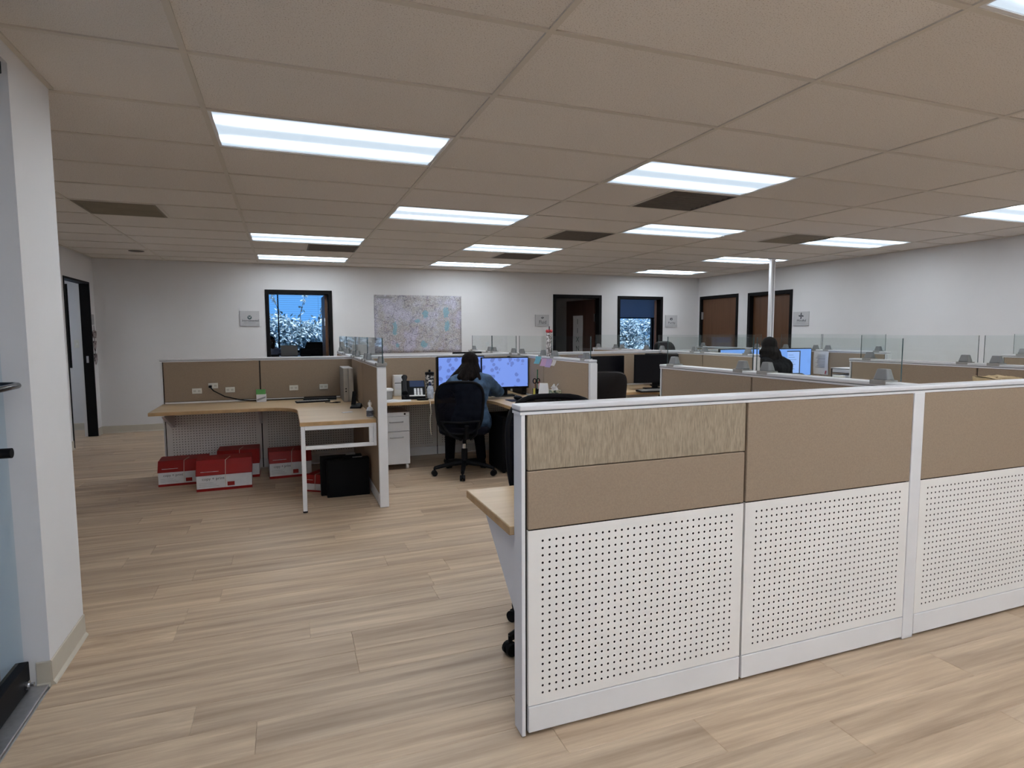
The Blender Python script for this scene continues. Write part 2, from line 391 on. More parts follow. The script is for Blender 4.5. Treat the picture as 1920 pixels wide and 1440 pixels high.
def face_y(x, y, z):  # text facing -y
    return Matrix.Translation((x, y, z)) @ Matrix.Rotation(R(90), 4, 'X')
def face_x(x, y, z):  # text facing -x
    return Matrix.Translation((x, y, z)) @ Matrix.Rotation(R(-90), 4, 'Z') @ Matrix.Rotation(R(90), 4, 'X')

# ------------------------------------------------------------------ the setting
XL, XR, YB, YF = -2.41, 7.62, 9.80, -3.6
def wall_mesh(name, axis, c0, c1, a0, a1, z0, z1, holes, material='wall_paint'):
    A = sorted({a0, a1} | {h[0] for h in holes} | {h[1] for h in holes}); Z = sorted({z0, z1} | {h[2] for h in holes} | {h[3] for h in holes})
    A = [a for a in A if a0 <= a <= a1]; Z = [z for z in Z if z0 <= z <= z1]
    def solid(i, j):
        if i < 0 or j < 0 or i >= len(A)-1 or j >= len(Z)-1: return False
        a = (A[i]+A[i+1])/2; z = (Z[j]+Z[j+1])/2
        return not any(h[0] < a < h[1] and h[2] < z < h[3] for h in holes)
    vid = {}; vs = []; fs = []
    def V(i, j, k):
        if (i,j,k) not in vid:
            vid[(i,j,k)] = len(vs); c = (c0, c1)[k]
            vs.append((c, A[i], Z[j]) if axis == 'x' else (A[i], c, Z[j]))
        return vid[(i,j,k)]
    for i in range(len(A)-1):
        for j in range(len(Z)-1):
            if not solid(i, j): continue
            fs.append((V(i,j,0),V(i+1,j,0),V(i+1,j+1,0),V(i,j+1,0))); fs.append((V(i,j,1),V(i,j+1,1),V(i+1,j+1,1),V(i+1,j,1)))
            if not solid(i-1,j): fs.append((V(i,j,0),V(i,j+1,0),V(i,j+1,1),V(i,j,1)))
            if not solid(i+1,j): fs.append((V(i+1,j,0),V(i+1,j,1),V(i+1,j+1,1),V(i+1,j+1,0)))
            if not solid(i,j-1): fs.append((V(i,j,0),V(i,j,1),V(i+1,j,1),V(i+1,j,0)))
            if not solid(i,j+1): fs.append((V(i,j+1,0),V(i+1,j+1,0),V(i+1,j+1,1),V(i,j+1,1)))
    mb = MB(); mb._add(vs, fs); return struct(mb.build(name, material))
HW = CEIL + 0.06
DA, DB, DC = (-0.24, 0.727, 0, 2.04), (4.497, 5.472, 0, 2.055), (5.808, 6.799, 0, 2.05)
wall_mesh('wall_back', 'y', YB, YB+0.12, XL-0.15, 9.42, 0, HW, [DA, DB, DC])
DD, DE = (8.686, 9.746, 0, 2.06), (7.457, 8.448, 0, 2.05)
wall_mesh('wall_right', 'x', XR, XR+0.12, YF-0.12, YB, 0, HW, [DD, DE])
DL = (8.58, 9.60, 0, 2.075)
wall_mesh('wall_left', 'x', XL-0.15, XL, 3.18, YB, 0, HW, [DL])
wall_mesh('wall_return', 'y', 3.06, 3.18, XL-0.15, -1.06, 0, HW, [])
wall_mesh('wall_entry', 'x', -1.06, -0.90, YF, 3.18, 0, HW, [(0.55, 2.76, 0, 2.355)])
wall_mesh('wall_front', 'y', YF-0.12, YF, -4.32, XR+0.12, 0, HW, [])
# lobby behind the glass door and the offices behind the open doorways
wall_mesh('wall_lobby', 'x', -4.32, -4.20, YF, 3.18, 0, HW, [(-1.2, 2.7, 0.35, 2.3)])
wall_mesh('wall_lobby_end', 'y', 3.06, 3.18, -4.32, XL-0.15, 0, HW, [])
wall_mesh('wall_side_office', 'y', 10.30, 10.42, -5.0, XL-0.15, 0, HW, [(-3.75, -2.845, 0.9, 2.1)])
wall_mesh('wall_side_office_end', 'x', -5.12, -5.0, 7.3, 10.42, 0, HW, [])
wall_mesh('wall_side_office_near', 'y', 7.18, 7.3, -5.12, XL-0.15, 0, HW, [])
YO = 12.9
wall_mesh('wall_exterior', 'y', YO, YO+0.14, -2.0, 9.42, 0, HW, [(-0.72, 0.84, 1.0, 2.20), (7.40, 8.70, 0.75, 2.28)])
for xx in (-2.0, 1.9, 4.2, 5.62, 9.3):
    wall_mesh('wall_office_side', 'x', xx-0.05 if xx < 7 else xx, xx+0.05 if xx < 7 else xx+0.12, YB+0.12, YO, 0, HW, [])
# slabs
MB().box(-5.12, 9.42, YF-0.12, YO+0.14, -0.12, -0.009).build('floor', 'concrete')
floor = bpy.data.objects['floor']; struct(floor)
struct(MB().box(-60, 60, -40, 70, -0.30, -0.125).build('ground', 'concrete'))
struct(MB().box(-4.32, -1.06, YF, 3.06, -0.009, 0.0).build('floor_lobby', 'plank_wood_field'))
struct(MB().box(-2.0, 9.3, YB, YO, -0.009, 0.0).build('floor_office', 'plank_wood_field'))
struct(MB().box(-5.0, XL, 7.3, 10.30, -0.009, -0.0003).build('floor_side_office', 'plank_wood_field'))

# planks
PW, PL = 0.182, 1.22
def hidden(p):
    x, y = p
    def crosses_y(yy, xa, xb, zt):
        if y <= yy: return False
        k = yy / y; return xa < x*k < xb and EYE*(1-k) < zt
    if crosses_y(1.83, 0.715, 4.8, 1.13): return True
    if crosses_y(6.62, -1.12, 6.6, 1.13): return True
    if x < -0.9:
        k = -0.9 / x
        if y*k < 3.18: return True
    return False
rows = []; j = 0; yy = YF
plist = []
while yy < YB - 1e-6:
    y1 = min(yy + PW, YB); xa = XL if y1 > 3.18 else -0.90
    offs = random.random() * PL; xx = xa - offs
    while xx < XR:
        a, b = max(xx, xa), min(xx + PL, XR)
        if b - a > 0.01:
            area = 0
            c = ((a+b)/2, (yy+y1)/2)
            if c[1] > 0.5:
                vis = 0
                for q in ((a+0.1*(b-a), c[1]), c, (a+0.9*(b-a), c[1])):
                    u, v_, w = project((q[0], q[1], 0))
                    if w > 0.2 and -20 < u < 1940 and v_ < 1460 and not hidden(q): vis += 1
                if vis:
                    w = project((c[0], c[1], 0))[2]; area = vis * (b-a) * (y1-yy) / w**3
            plist.append((area, a, b, yy, y1))
        xx += PL
    yy = y1
plist.sort(key=lambda q: -q[0])
pm = MB(); e = 0.0022; L2, W2 = PL/2, PW/2
pm._add([(-L2,-W2,-0.009),(L2,-W2,-0.009),(L2,W2,-0.009),(-L2,W2,-0.009),
         (-L2,-W2,-0.0022),(L2,-W2,-0.0022),(L2,W2,-0.0022),(-L2,W2,-0.0022),
         (-L2+e,-W2+e,0),(L2-e,-W2+e,0),(L2-e,W2-e,0),(-L2+e,W2-e,0)],
        [(0,3,2,1),(0,1,5,4),(1,2,6,5),(2,3,7,6),(3,0,4,7),(4,5,9,8),(5,6,10,9),(6,7,11,10),(7,4,8,11),(8,9,10,11)])
p0 = pm.build('plank', 'plank_wood', floor)
rest = MB(); first = True
for k, (area, a, b, y0, y1) in enumerate(plist):
    cx, cy = (a+b)/2, (y0+y1)/2
    if k < 300 and area > 0:
        o = p0 if first else p0.copy()
        if not first: COL.objects.link(o)
        first = False; o.parent = floor; o.location = (cx, cy, 0); o.scale = ((b-a)/PL, (y1-y0)/PW, 1)
    else:
        rest._add([(cx+v[0]*(b-a)/PL, cy+v[1]*(y1-y0)/PW, v[2]) for v in pm.v], pm.f)
o = rest.build('plank_field', 'plank_wood_field', floor); o['kind'] = 'stuff'

# baseboards (vinyl cove)
def baseboard(name, axis, c, d, a0, a1, gaps=()):
    root = None; segs = []; a = a0
    for g0, g1 in sorted(gaps): segs.append((a, g0)); a = g1
    segs.append((a, a1)); root = sempty('baseboard_' + name)
    for s0, s1 in segs:
        if s1 - s0 < 0.02: continue
        prof = [(c, 0.0), (c + d*0.016, 0.0), (c + d*0.014, 0.006), (c + d*0.006, 0.016), (c + d*0.005, 0.097), (c + d*0.002, 0.101), (c, 0.101)]
        mb = MB(); mb.prism_ax(prof, s0, s1, 'y' if axis == 'x' else 'x')
        mb.build('strip', 'baseboard', root)
baseboard('back', 'y', YB, -1, XL, XR, [(DA[0]-0.0, DA[1]), (DB[0], DB[1]), (DC[0], DC[1])])
baseboard('left', 'x', XL, 1, 3.18, YB, [(DL[0], DL[1])])
baseboard('right', 'x', XR, -1, YF, YB, [(DD[0], DD[1]), (DE[0], DE[1])])
baseboard('entry', 'x', -0.90, 1, 2.76, 3.18)
baseboard('entry_end', 'y', 2.76, -1, -0.945, -0.90)
baseboard('return', 'y', 3.18, 1, XL, -0.90)
baseboard('side_office', 'y', 10.30, -1, -5.0, XL-0.15)

# ceiling: tile grid, each tile its own piece
GX0, GY0, TX, TY = -0.312, 1.998, 1.2192, 0.6096
LIGHTS = [(0,2),(2,2),(5,2),(1,5),(3,5),(5,5),(0,8),(2,8),(5,8),(0,11),(2,11),(5,11),(2,-2),(0,-2),(5,-2),(4,-3),(1,-4),(3,-5),(5,-5),(0,-6),(1,-8),(3,-8),(2,-6)]  # fixtures past the top right corner one are unseen, added to brighten the foreground
VENTS = {(2,3):1, (2,6):1, (0,9):1, (2,9):1, (4,5):1, (-1,6):0}
mb = MB(); mb.box(-5.12, 9.42, YF-0.12, YO+0.14, HW, HW+0.05)
ceiling = struct(mb.build('ceiling', 'wall_paint'))
for nm, (x0, x1, y0, y1) in dict(lobby=(-4.2, -1.06, YF, 3.06), office=(-2.0, 9.3, YB+0.12, YO), side_office=(-5.0, XL-0.15, 7.3, 10.3)).items():
    struct(MB().box(x0, x1, y0, y1, CEIL, CEIL+0.06).build('ceiling_' + nm, 'wall_paint'))
tm = MB(); hx, hy = TX/2-0.0125, TY/2-0.0125
tm.box(-hx, hx, -hy, hy, 0.0, 0.016); t0 = tm.build('ceiling_tile', 'ceiling_tile', ceiling); used0 = False
def tile(x0, x1, y0, y1):
    global used0
    o = t0 if not used0 else t0.copy()
    if used0: COL.objects.link(o)
    used0 = True; o.parent = ceiling; o.location = ((x0+x1)/2, (y0+y1)/2, CEIL+0.006); o.scale = ((x1-x0-0.025)/(2*hx), (y1-y0-0.025)/(2*hy), 1)
jlo, jhi = -10, 13
for j in range(jlo, jhi):
    y0, y1 = GY0+TY*j, min(GY0+TY*(j+1), YB)
    y0 = max(y0, YF)
    if y1 - y0 < 0.06: continue
    xa = XL if y0 >= 3.1 else -0.90
    for i in range(-2, 7):
        x0, x1 = max(GX0+TX*i, xa), min(GX0+TX*(i+1), XR)
        if x1 - x0 < 0.06 or (i, j) in LIGHTS: continue
        if (i, j) in VENTS:
            xm = GX0+TX*i+TX/2
            tile(*((x0, xm) if VENTS[(i,j)] == 1 else (xm, x1)), y0, y1)
        else: tile(x0, x1, y0, y1)
for i in range(-1, 7):
    x = GX0+TX*i
    if x > XR: continue
    ya = YF if x > -0.9 else 3.18
    MB().box(x-0.012, x+0.012, ya, YB, CEIL, CEIL+0.022).build('grid_bar', 'tbar', ceiling)
for j in range(-9, 13):
    y = GY0+TY*j
    if y < YF: continue
    MB().box(XL if y > 3.18 else -0.90, XR, y-0.012, y+0.012, CEIL+0.0005, CEIL+0.0225).build('grid_bar', 'tbar', ceiling)
for (x0, x1, y0, y1) in ((XL, XR, YB-0.02, YB), (XR-0.02, XR, YF, YB), (XL, XL+0.02, 3.18, YB), (-0.90, -0.88, YF, 3.18), (XL, -0.90, 3.18, 3.20)):
    MB().box(x0, x1, y0, y1, CEIL-0.001, CEIL+0.02).build('wall_angle', 'tbar', ceiling)
for (i, j), h in VENTS.items():
    x = GX0+TX*i+TX/2
    MB().box(x-0.012, x+0.012, GY0+TY*j+0.012, GY0+TY*(j+1)-0.012, CEIL+0.001, CEIL+0.022).build('grid_bar', 'tbar', ceiling)

# troffers
LL = {(0,2):'large bright ceiling light nearest the white entry wall', (2,2):'ceiling light with a dark vent touching its lower right corner, nearer the near partition run',
 (5,2):'ceiling light cut by the right edge of the picture', (1,5):'ceiling light in the middle row above the woman at her desk',
 (3,5):'ceiling light in the middle row between two dark vents', (5,5):'ceiling light beside the tan return vent near the right wall',
 (0,8):'left ceiling light of the second row from the back wall, above a dark vent', (2,8):'middle ceiling light of the second row from the back wall, above a small dark vent',
 (5,8):'ceiling light crossed by the white power pole', (0,11):'ceiling light next to the back wall above the open office doorway',
 (2,11):'ceiling light next to the back wall above the city map', (5,11):'ceiling light next to the back wall near the right corner',
 (2,-2):'ceiling light cut off by the top right corner of the picture', (0,-2):'unseen ceiling light overhead near the glass entrance door', (5,-2):'unseen ceiling light overhead near the right wall', (1,-4):'added unseen ceiling light overhead behind the entrance', (4,-3):'added unseen ceiling light overhead beside the right part of the foreground aisle', (0,-6):'added unseen ceiling light overhead beside the entry wall', (2,-6):'added unseen ceiling light overhead in the middle of the rear area', (3,-5):'added unseen ceiling light overhead behind the foreground partition aisle', (5,-5):'added ceiling light in the unseen right rear corner', (1,-8):'added unseen ceiling light next to the rear wall at left', (3,-8):'added unseen ceiling light next to the rear wall in the middle'}
proto = None
for (i, j) in LIGHTS:
    loc = (GX0+TX*(i+0.5), GY0+TY*(j+0.5), CEIL)
    if proto is None:
        proto = thing('ceiling_light', loc, LL[(i,j)], 'ceiling light', 'recessed fluorescent ceiling lights')
        a, b = TX/2-0.013, TY/2-0.013; w = 0.016
        fr = MB(); fr._add([(-a,-b,0.003),(a,-b,0.003),(a,b,0.003),(-a,b,0.003),(-a+w,-b+w,0.003),(a-w,-b+w,0.003),(a-w,b-w,0.003),(-a+w,b-w,0.003),
            (-a,-b,0.03),(a,-b,0.03),(a,b,0.03),(-a,b,0.03),(-a+w,-b+w,0.03),(a-w,-b+w,0.03),(a-w,b-w,0.03),(-a+w,b-w,0.03)],
            [f for k in range(4) for f in ((k,4+k,4+(k+1)%4,(k+1)%4),(k,(k+1)%4,8+(k+1)%4,8+k),(4+k,12+k,12+(k+1)%4,4+(k+1)%4))])
        fr.build('frame', 'white_metal', proto)
        MB().box(-a+w, a-w, -b+w, b-w, 0.008, 0.014).build('lens', 'light_lens', proto)
    else:
        o = copy_tree(proto); o.location = loc; o['label'] = LL[(i,j)]; OFF[o.name] = Vector(loc)
o = copy_tree(proto); o.location = (-3.75, 8.9, CEIL-0.018); o['label'] = 'added unseen ceiling light inside the side office beyond the left doorway'; OFF[o.name] = Vector(o.location)  # unseen fixture added to brighten the side office
VL = {(2,3):'dark square vent at the corner of the ceiling light above the near partition', (2,6):'dark square vent left of the middle row ceiling light',
      (0,9):'dark square vent below the left ceiling light near the back wall', (2,9):'small dark square vent below the middle ceiling light near the back wall',
      (4,5):'tan return air vent beside the right ceiling light', (-1,6):'stained tan vent in the ceiling at far left'}
for (i, j), h in VENTS.items():
    x0 = GX0+TX*i + (TX/2 if h else 0); loc = (x0+TX/4, GY0+TY*(j+0.5), CEIL)
    tan = (i, j) in ((4,5), (-1,6)); mt = 'vent_tan' if tan else 'vent_dark'
    r_ = thing('air_vent', loc, VL[(i,j)], 'vent', 'square ceiling vents'); a = TX/4-0.013; b = TY/2-0.013
    MB().box(-a, a, -b, b, 0.012, 0.02).build('back_plate', mt, r_)
    for k in range(9):
        y = -b+0.03+k*(2*b-0.06)/8
        MB().hexa([(-a+0.02,y-0.012,0.010),(a-0.02,y-0.012,0.010),(a-0.02,y-0.009,0.010),(-a+0.02,y-0.009,0.010),(-a+0.02,y+0.009,0.002),(a-0.02,y+0.009,0.002),(a-0.02,y+0.012,0.002),(-a+0.02,y+0.012,0.002)]).build('slat', mt, r_)
    for (q0,q1,q2,q3) in ((-a,a,-b,-b+0.018),(-a,a,b-0.018,b),(-a,-a+0.018,-b+0.018,b-0.018),(a-0.018,a,-b+0.018,b-0.018)):
        MB().box(q0,q1,q2,q3,0.001,0.012).build('rim', mt, r_)
d_ = thing('recessed_downlight', (-1.69, 8.84, CEIL+0.004), 'small dark unlit round downlight in the ceiling near the left doorway', 'downlight')
MB().lathe([(0.085,0.0),(0.088,-0.004),(0.075,-0.007),(0.068,-0.004)], n=24).build('trim_ring', 'vent_dark', d_, smooth=True)
MB().lathe([(0.066,-0.001),(0.05,0.001)], n=24).build('dark_cup', 'core_dark', d_)

# ---- door frames and doors
def door_frame(root, axis, c0, c1, hole, fw=0.055, proud=0.012, world=True):
    a0, a1, _, zt = hole
    for nm, (p0_, p1_, q0, q1) in (('jamb', (a0, a0+fw, 0, zt)), ('jamb', (a1-fw, a1, 0, zt)), ('head', (a0+fw, a1-fw, zt-fw, zt))):
        mb = MB()
        if axis == 'y': mb.box(p0_, p1_, c0-proud, c1+proud, q0, q1)
        else: mb.box(c0-proud, c1+proud, p0_, p1_, q0, q1)
        mb.build(nm, 'door_frame', root, bevel=0.003)
d1 = sempty('door_1'); door_frame(d1, 'y', YB, YB+0.12, DA)
lf = MB().box(0.622, 0.664, 9.93, 10.78, 0.01, 1.98).build('door_leaf', 'door_wood', d1)
MB().box(0.612, 0.622, 9.90, 9.955, 1.50, 1.62).build('hinge', 'chrome', lf)
d2 = sempty('door_2'); door_frame(d2, 'y', YB, YB+0.12, DB)
th = R(79); hxp, hyp = 5.405, 9.93
M2 = Matrix.Rotation(math.pi - th, 3, 'Z')
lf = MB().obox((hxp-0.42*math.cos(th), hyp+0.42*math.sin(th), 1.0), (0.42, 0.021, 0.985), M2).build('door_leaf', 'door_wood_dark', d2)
MB().box(5.385, 5.412, 9.90, 9.935, 1.58, 1.72).build('hinge', 'chrome', lf)
ba = thing('door_banner', (hxp-0.42*math.cos(th), hyp+0.42*math.sin(th), 0.0), 'narrow pale banner with dark lettering hung on the dark open office door', 'banner', rz=math.pi-th)
OFF[ba.name] = Vector()
MB().grid(lambda u, v_: (-0.10+0.30*u, 0.027+0.004*math.sin(6*v_), 0.95+0.75*v_), 2, 10).build('cloth', 'paper', ba, solid=0.002)
for k in range(4):
    text_obj('letter', 'IIXN'[k], 0.14, Matrix.Translation((0.05, 0.034, 1.58-0.17*k)) @ Matrix.Rotation(math.pi, 4, 'Z') @ Matrix.Rotation(R(90), 4, 'X'), 'logo_green', ba)
d3 = sempty('door_3'); door_frame(d3, 'y', YB, YB+0.12, DC)
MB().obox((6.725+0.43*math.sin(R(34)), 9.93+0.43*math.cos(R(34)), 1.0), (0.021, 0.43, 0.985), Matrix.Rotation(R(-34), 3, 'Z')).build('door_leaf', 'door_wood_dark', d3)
d4 = sempty('door_4'); door_frame(d4, 'x', XR, XR+0.12, DD)
lf = MB().box(XR+0.03, XR+0.075, DD[0]+0.057, DD[1]-0.057, 0.012, DD[3]-0.058).build('door_leaf', 'door_wood', d4)
MB().box(XR-0.006, XR+0.03, DD[1]-0.075, DD[1]-0.050, 1.62, 1.76).build('hinge', 'silver', lf)
MB().tube([(XR+0.03, DD[0]+0.13, 1.0), (XR-0.03, DD[0]+0.13, 1.0), (XR-0.035, DD[0]+0.23, 1.0)], 0.010).build('handle', 'chrome', lf, smooth=True)
d5 = sempty('door_5'); door_frame(d5, 'x', XR, XR+0.12, DE)
lf = MB().box(XR+0.07, XR+0.115, DE[0]+0.057, DE[1]-0.057, 0.012, DE[3]-0.058).build('door_leaf', 'door_wood', d5)
MB().tube([(XR+0.07, DE[1]-0.16, 1.0), (XR+0.0, DE[1]-0.16, 1.0), (XR-0.005, DE[1]-0.26, 1.0)], 0.010).build('handle', 'chrome', lf, smooth=True)
d6 = sempty('door_6'); door_frame(d6, 'x', XL-0.10, XL, DL, 0.028, 0.008)
MB().box(XL-0.07, XL-0.045, DL[1]-0.034, DL[1]-0.0275, 1.0, 1.09).build('strike_plate', 'silver', d6)
# outer windows
def window(name, x0, x1, z0, z1, mull):
    r_ = sempty(name); w = 0.045
    for (a0, a1, b0, b1) in ((x0, x1, z0, z0+w), (x0, x1, z1-w, z1), (x0, x0+w, z0+w, z1-w), (x1-w, x1, z0+w, z1-w)):
        MB().box(a0, a1, YO+0.02, YO+0.10, b0, b1).build('frame_bar', 'door_frame', r_)
    xs = [x0+w] + list(mull) + [x1-w]
    for xm in mull: MB().box(xm-0.012, xm+0.012, YO+0.03, YO+0.09, z0+w, z1-w).build('mullion', 'door_frame', r_)
    for a0, a1 in zip(xs[:-1], xs[1:]): MB().box(a0, a1, YO+0.055, YO+0.061, z0+w, z1-w).build('pane', 'window_glass', r_)
    return r_
window('window_1', -0.72, 0.84, 1.0, 2.20, (-0.08,))
window('window_2', 7.40, 8.70, 0.75, 2.28, ())
w3 = sempty('window_3')
for (a0, a1, b0, b1) in ((-3.75,-2.845,0.9,0.94),(-3.75,-2.845,2.06,2.1),(-3.75,-3.71,0.94,2.06),(-2.885,-2.845,0.94,2.06)):
    MB().box(a0, a1, 10.33, 10.40, b0, b1).build('frame_bar', 'door_frame', w3)
MB().box(-3.71, -2.885, 10.36, 10.366, 0.94, 2.06).build('pane', 'window_glass', w3)
w4 = sempty('window_4')
for ya, yb in ((-1.2, 0.1), (0.1, 1.4), (1.4, 2.7)):
    MB().box(-4.28, -4.22, ya, ya+0.04, 0.35, 2.3).build('mullion', 'door_frame', w4)
    MB().box(-4.256, -4.25, ya+0.04, yb, 0.35, 2.3).build('pane', 'window_glass', w4)
# blinds and shade
bl = thing('window_blind', (0.06, 12.86, 2.18), 'open slatted blind across the office window behind the left doorway', 'blind')
MB().box(-0.78, 0.78, -0.02, 0.02, -0.03, 0.0).build('head_rail', 'blind_white', bl)
mb = MB()
for k in range(15): mb.obox((0, 0, -0.06-0.042*k), (0.77, 0.012, 0.0007))
o = mb.build('slats', 'blind_white', bl); o['kind'] = 'stuff'
for xq in (-0.62, 0.62): MB().tube([(xq, -0.013, -0.03), (xq, -0.013, -0.68)], 0.0015, 5).build('cord', 'blind_white', bl)
sh = thing('roller_shade', (8.05, 12.86, 2.26), 'half lowered grey roller shade over the window in the right office', 'shade')
MB().tube([(-0.66, 0, -0.02), (0.66, 0, -0.02)], 0.025, 12).build('roller', 'blind_white', sh, smooth=True)
MB().box(-0.65, 0.65, -0.001, 0.001, -0.52, -0.02).build('cloth', 'shade_cloth', sh)
MB().box(-0.65, 0.65, -0.01, 0.01, -0.545, -0.52).build('bottom_bar', 'black', sh)

# glass entrance door
gd = sempty('door_7')
gx = -0.985
MB().box(gx-0.006, gx+0.006, 0.62, 2.745, 0.115, 2.345).build('glass_leaf', 'glass_door', gd)
br = MB().box(gx-0.022, gx+0.022, 0.62, 2.748, 0.012, 0.118).build('bottom_rail', 'black', gd, bevel=0.004)
MB().tube([(gx+0.02, 2.70, 0.045), (gx+0.034, 2.70, 0.045)], 0.017, 16).build('lock_cylinder', 'chrome', br, smooth=True)
MB().tube([(gx+0.034, 2.70, 0.045), (gx+0.050, 2.70, 0.045)], 0.008, 10).build('lock_bolt', 'chrome', br, smooth=True)
MB().box(gx-0.012, gx+0.080, 2.46, 2.725, 2.300, 2.345).build('closer_box', 'black', gd, bevel=0.004)
h_ = MB().tube([(gx, 2.26, 1.19), (gx+0.06, 2.28, 1.19), (gx+0.082, 2.36, 1.19), (gx+0.085, 2.55, 1.192), (gx+0.082, 2.655, 1.193), (gx+0.06, 2.69, 1.193), (gx, 2.70, 1.193)], 0.011, 10).build('pull_bar', 'black_gloss', gd, smooth=True)
MB().tube([(gx, 2.60, 0.957), (gx+0.07, 2.60, 0.957)], 0.018, 14).build('lock_knob', 'black', gd, smooth=True)
MB().box(-1.05, -0.905, 0.56, 2.757, 0.0, 0.010).build('threshold', 'silver', gd, bevel=0.003)

# ------------------------------------------------------------------ partitions
PT = 0.035     # half thickness
ZR0, ZR1 = 1.108, 1.139
def perf(mb, P, s0, s1, z0, z1, nc, nr, pitch, rad, t):
    gs = (s0+s1)/2-(nc*pitch)/2; gz = (z0+z1)/2-(nr*pitch)/2
    ge, gt = gs+nc*pitch, gz+nr*pitch
    for (a0,a1,b0,b1) in ((s0,s1,z0,gz),(s0,s1,gt,z1),(s0,gs,gz,gt),(ge,s1,gz,gt)):
        mb._add([P(a0,t,b0),P(a1,t,b0),P(a1,t,b1),P(a0,t,b1)],[(0,1,2,3)])
    h = pitch/2
    for i in range(nc):
        for j in range(nr):
            cs, cz = gs+(i+0.5)*pitch, gz+(j+0.5)*pitch; b = len(mb.v)
            for k in range(8):
                a = k*math.pi/4; q = 1/max(abs(math.cos(a)), abs(math.sin(a)))
                mb.v.append(P(cs+h*q*math.cos(a), t, cz+h*q*math.sin(a)))
            for k in range(8):
                a = k*math.pi/4; mb.v.append(P(cs+rad*math.cos(a), t, cz+rad*math.sin(a)))
            for k in range(8): mb.f.append((b+k, b+(k+1)%8, b+8+(k+1)%8, b+8+k)); mb.mi.append(mb.cur)
def partition(name, label, axis, c, s0, s1, cuts, ends=(1,1), perf_faces=(), fabric_low=(), posts=(), split=None, rail=True):
    P = (lambda s, t, z: (s, c+t, z)) if axis == 'x' else (lambda s, t, z: (c+t, s, z))
    loc = P((s0+s1)/2, 0, 0)
    r_ = thing(name, loc, label, 'partition')
    def bx(mb, a0, a1, t0_, t1_, z0, z1):
        p, q = P(a0,t0_,z0), P(a1,t1_,z1)
        return mb.box(min(p[0],q[0]),max(p[0],q[0]),min(p[1],q[1]),max(p[1],q[1]),z0,z1)
    bx(MB(), s0+0.012, s1-0.012, -0.018, 0.018, 0.012, ZR0).build('core', 'core_dark', r_, world=True)
    rl = bx(MB(), s0-0.006, s1+0.006, -PT-0.004, PT+0.004, ZR0+0.013, ZR1).build('top_rail', 'alu_white', r_, world=True, bevel=0.004)
    bx(MB(), s0-0.004, s1+0.004, -PT+0.001, PT-0.001, ZR0+0.009, ZR0+0.013).build('rail_groove', 'groove', rl, world=True)
    bx(MB(), s0-0.004, s1+0.004, -PT-0.001, PT+0.001, ZR0, ZR0+0.009).build('rail_lip', 'white_metal', rl, world=True)
    for k, (en, at) in enumerate(zip(ends, (s0, s1))):
        if en:
            a, b = (at, at+0.014) if k == 0 else (at-0.014, at)
            bx(MB(), a, b, -PT, PT, 0.004, ZR0).build('end_post', 'white_metal', r_, world=True, bevel=0.002)
    for ps in posts: bx(MB(), ps-0.033, ps+0.033, -PT-0.002, PT+0.002, 0.002, ZR0+0.001).build('post', 'white_metal', r_, world=True, bevel=0.003)
    cs = [s0+0.018] + sorted(cuts) + [s1-0.018]
    for k in range(len(cs)-1):
        a, b = cs[k]+0.0055, cs[k+1]-0.0055
        for p_ in posts:
            if abs(cs[k]-p_) < 0.01: a = p_+0.036
            if abs(cs[k+1]-p_) < 0.01: b = p_-0.036
        for side in (-1, 1):
            t0_, t1_ = (-PT, -0.019) if side < 0 else (0.019, PT)
            z_f = 0.722
            if split and split[0] == k and split[1] == side:
                bx(MB(), a, b, t0_, t1_, z_f, 0.919).build('fabric_panel', 'fabric_plain', r_, world=True, bevel=0.003)
                bx(MB(), a, b, t0_, t1_, 0.922, ZR0-0.001).build('fabric_panel', 'fabric_streak', r_, world=True, bevel=0.003)
            else:
                bx(MB(), a, b, t0_, t1_, z_f, ZR0-0.001).build('fabric_panel', 'fabric_plain', r_, world=True, bevel=0.003)
            if (k, side) in perf_faces:
                mb = MB(); n = max(4, int((b-a-0.07)/0.0254))
                perf(mb, P, a, b, 0.108, 0.719, n, 22, 0.0254, 0.0043, side*(PT-0.0005))
                for (q0,q1,w0,w1) in ((a,a+0.002,0.108,0.719),(b-0.002,b,0.108,0.719)): bx(mb, q0, q1, side*0.021, side*(PT-0.001), w0, w1)
                mb.build('perforated_panel', 'perf_white', r_, world=True)
            else:
                bx(MB(), a, b, t0_, t1_, 0.108, 0.719).build('lower_panel', 'fabric_plain' if (k, side) in fabric_low else 'perf_white', r_, world=True, bevel=0.003)
            bx(MB(), a, b, t0_ - (0.002 if side < 0 else 0), t1_ + (0.002 if side > 0 else 0), 0.013, 0.105).build('base_trim', 'base_white', r_, world=True, bevel=0.003)
    return r_
YN = 1.835                       # near run centre
XD1, XD2, XD3, XD4 = 0.705, 2.50, 4.66, 6.58
YS = 6.625                       # spine
near = partition('cubicle_partition', 'long low partition in the foreground with tan fabric above white perforated panels', 'x', YN, 0.713, 4.80, [1.635, 2.572, 3.50, 4.43], perf_faces=((0,-1),(1,-1),(2,-1),(3,-1)), posts=(2.572,), split=(0,-1))
spine1 = partition('cubicle_partition', 'tan partition with outlets behind the empty left desk and the woman', 'x', YS, -1.115, XD2-PT-0.002, [-0.235, XD1, 1.59], ends=(1,0), perf_faces=((0,-1),(1,-1),(2,-1),(3,-1)))
spine2 = partition('cubicle_partition', 'tan partition behind the two black monitors', 'x', YS+0.10, XD2+PT+0.002, XD3-PT-0.002, [3.55], ends=(0,0))
spine3 = partition('cubicle_partition', 'tan partition behind the person in black', 'x', YS+0.10, XD3+PT+0.002, XD4-PT-0.002, [5.6], ends=(0,0))
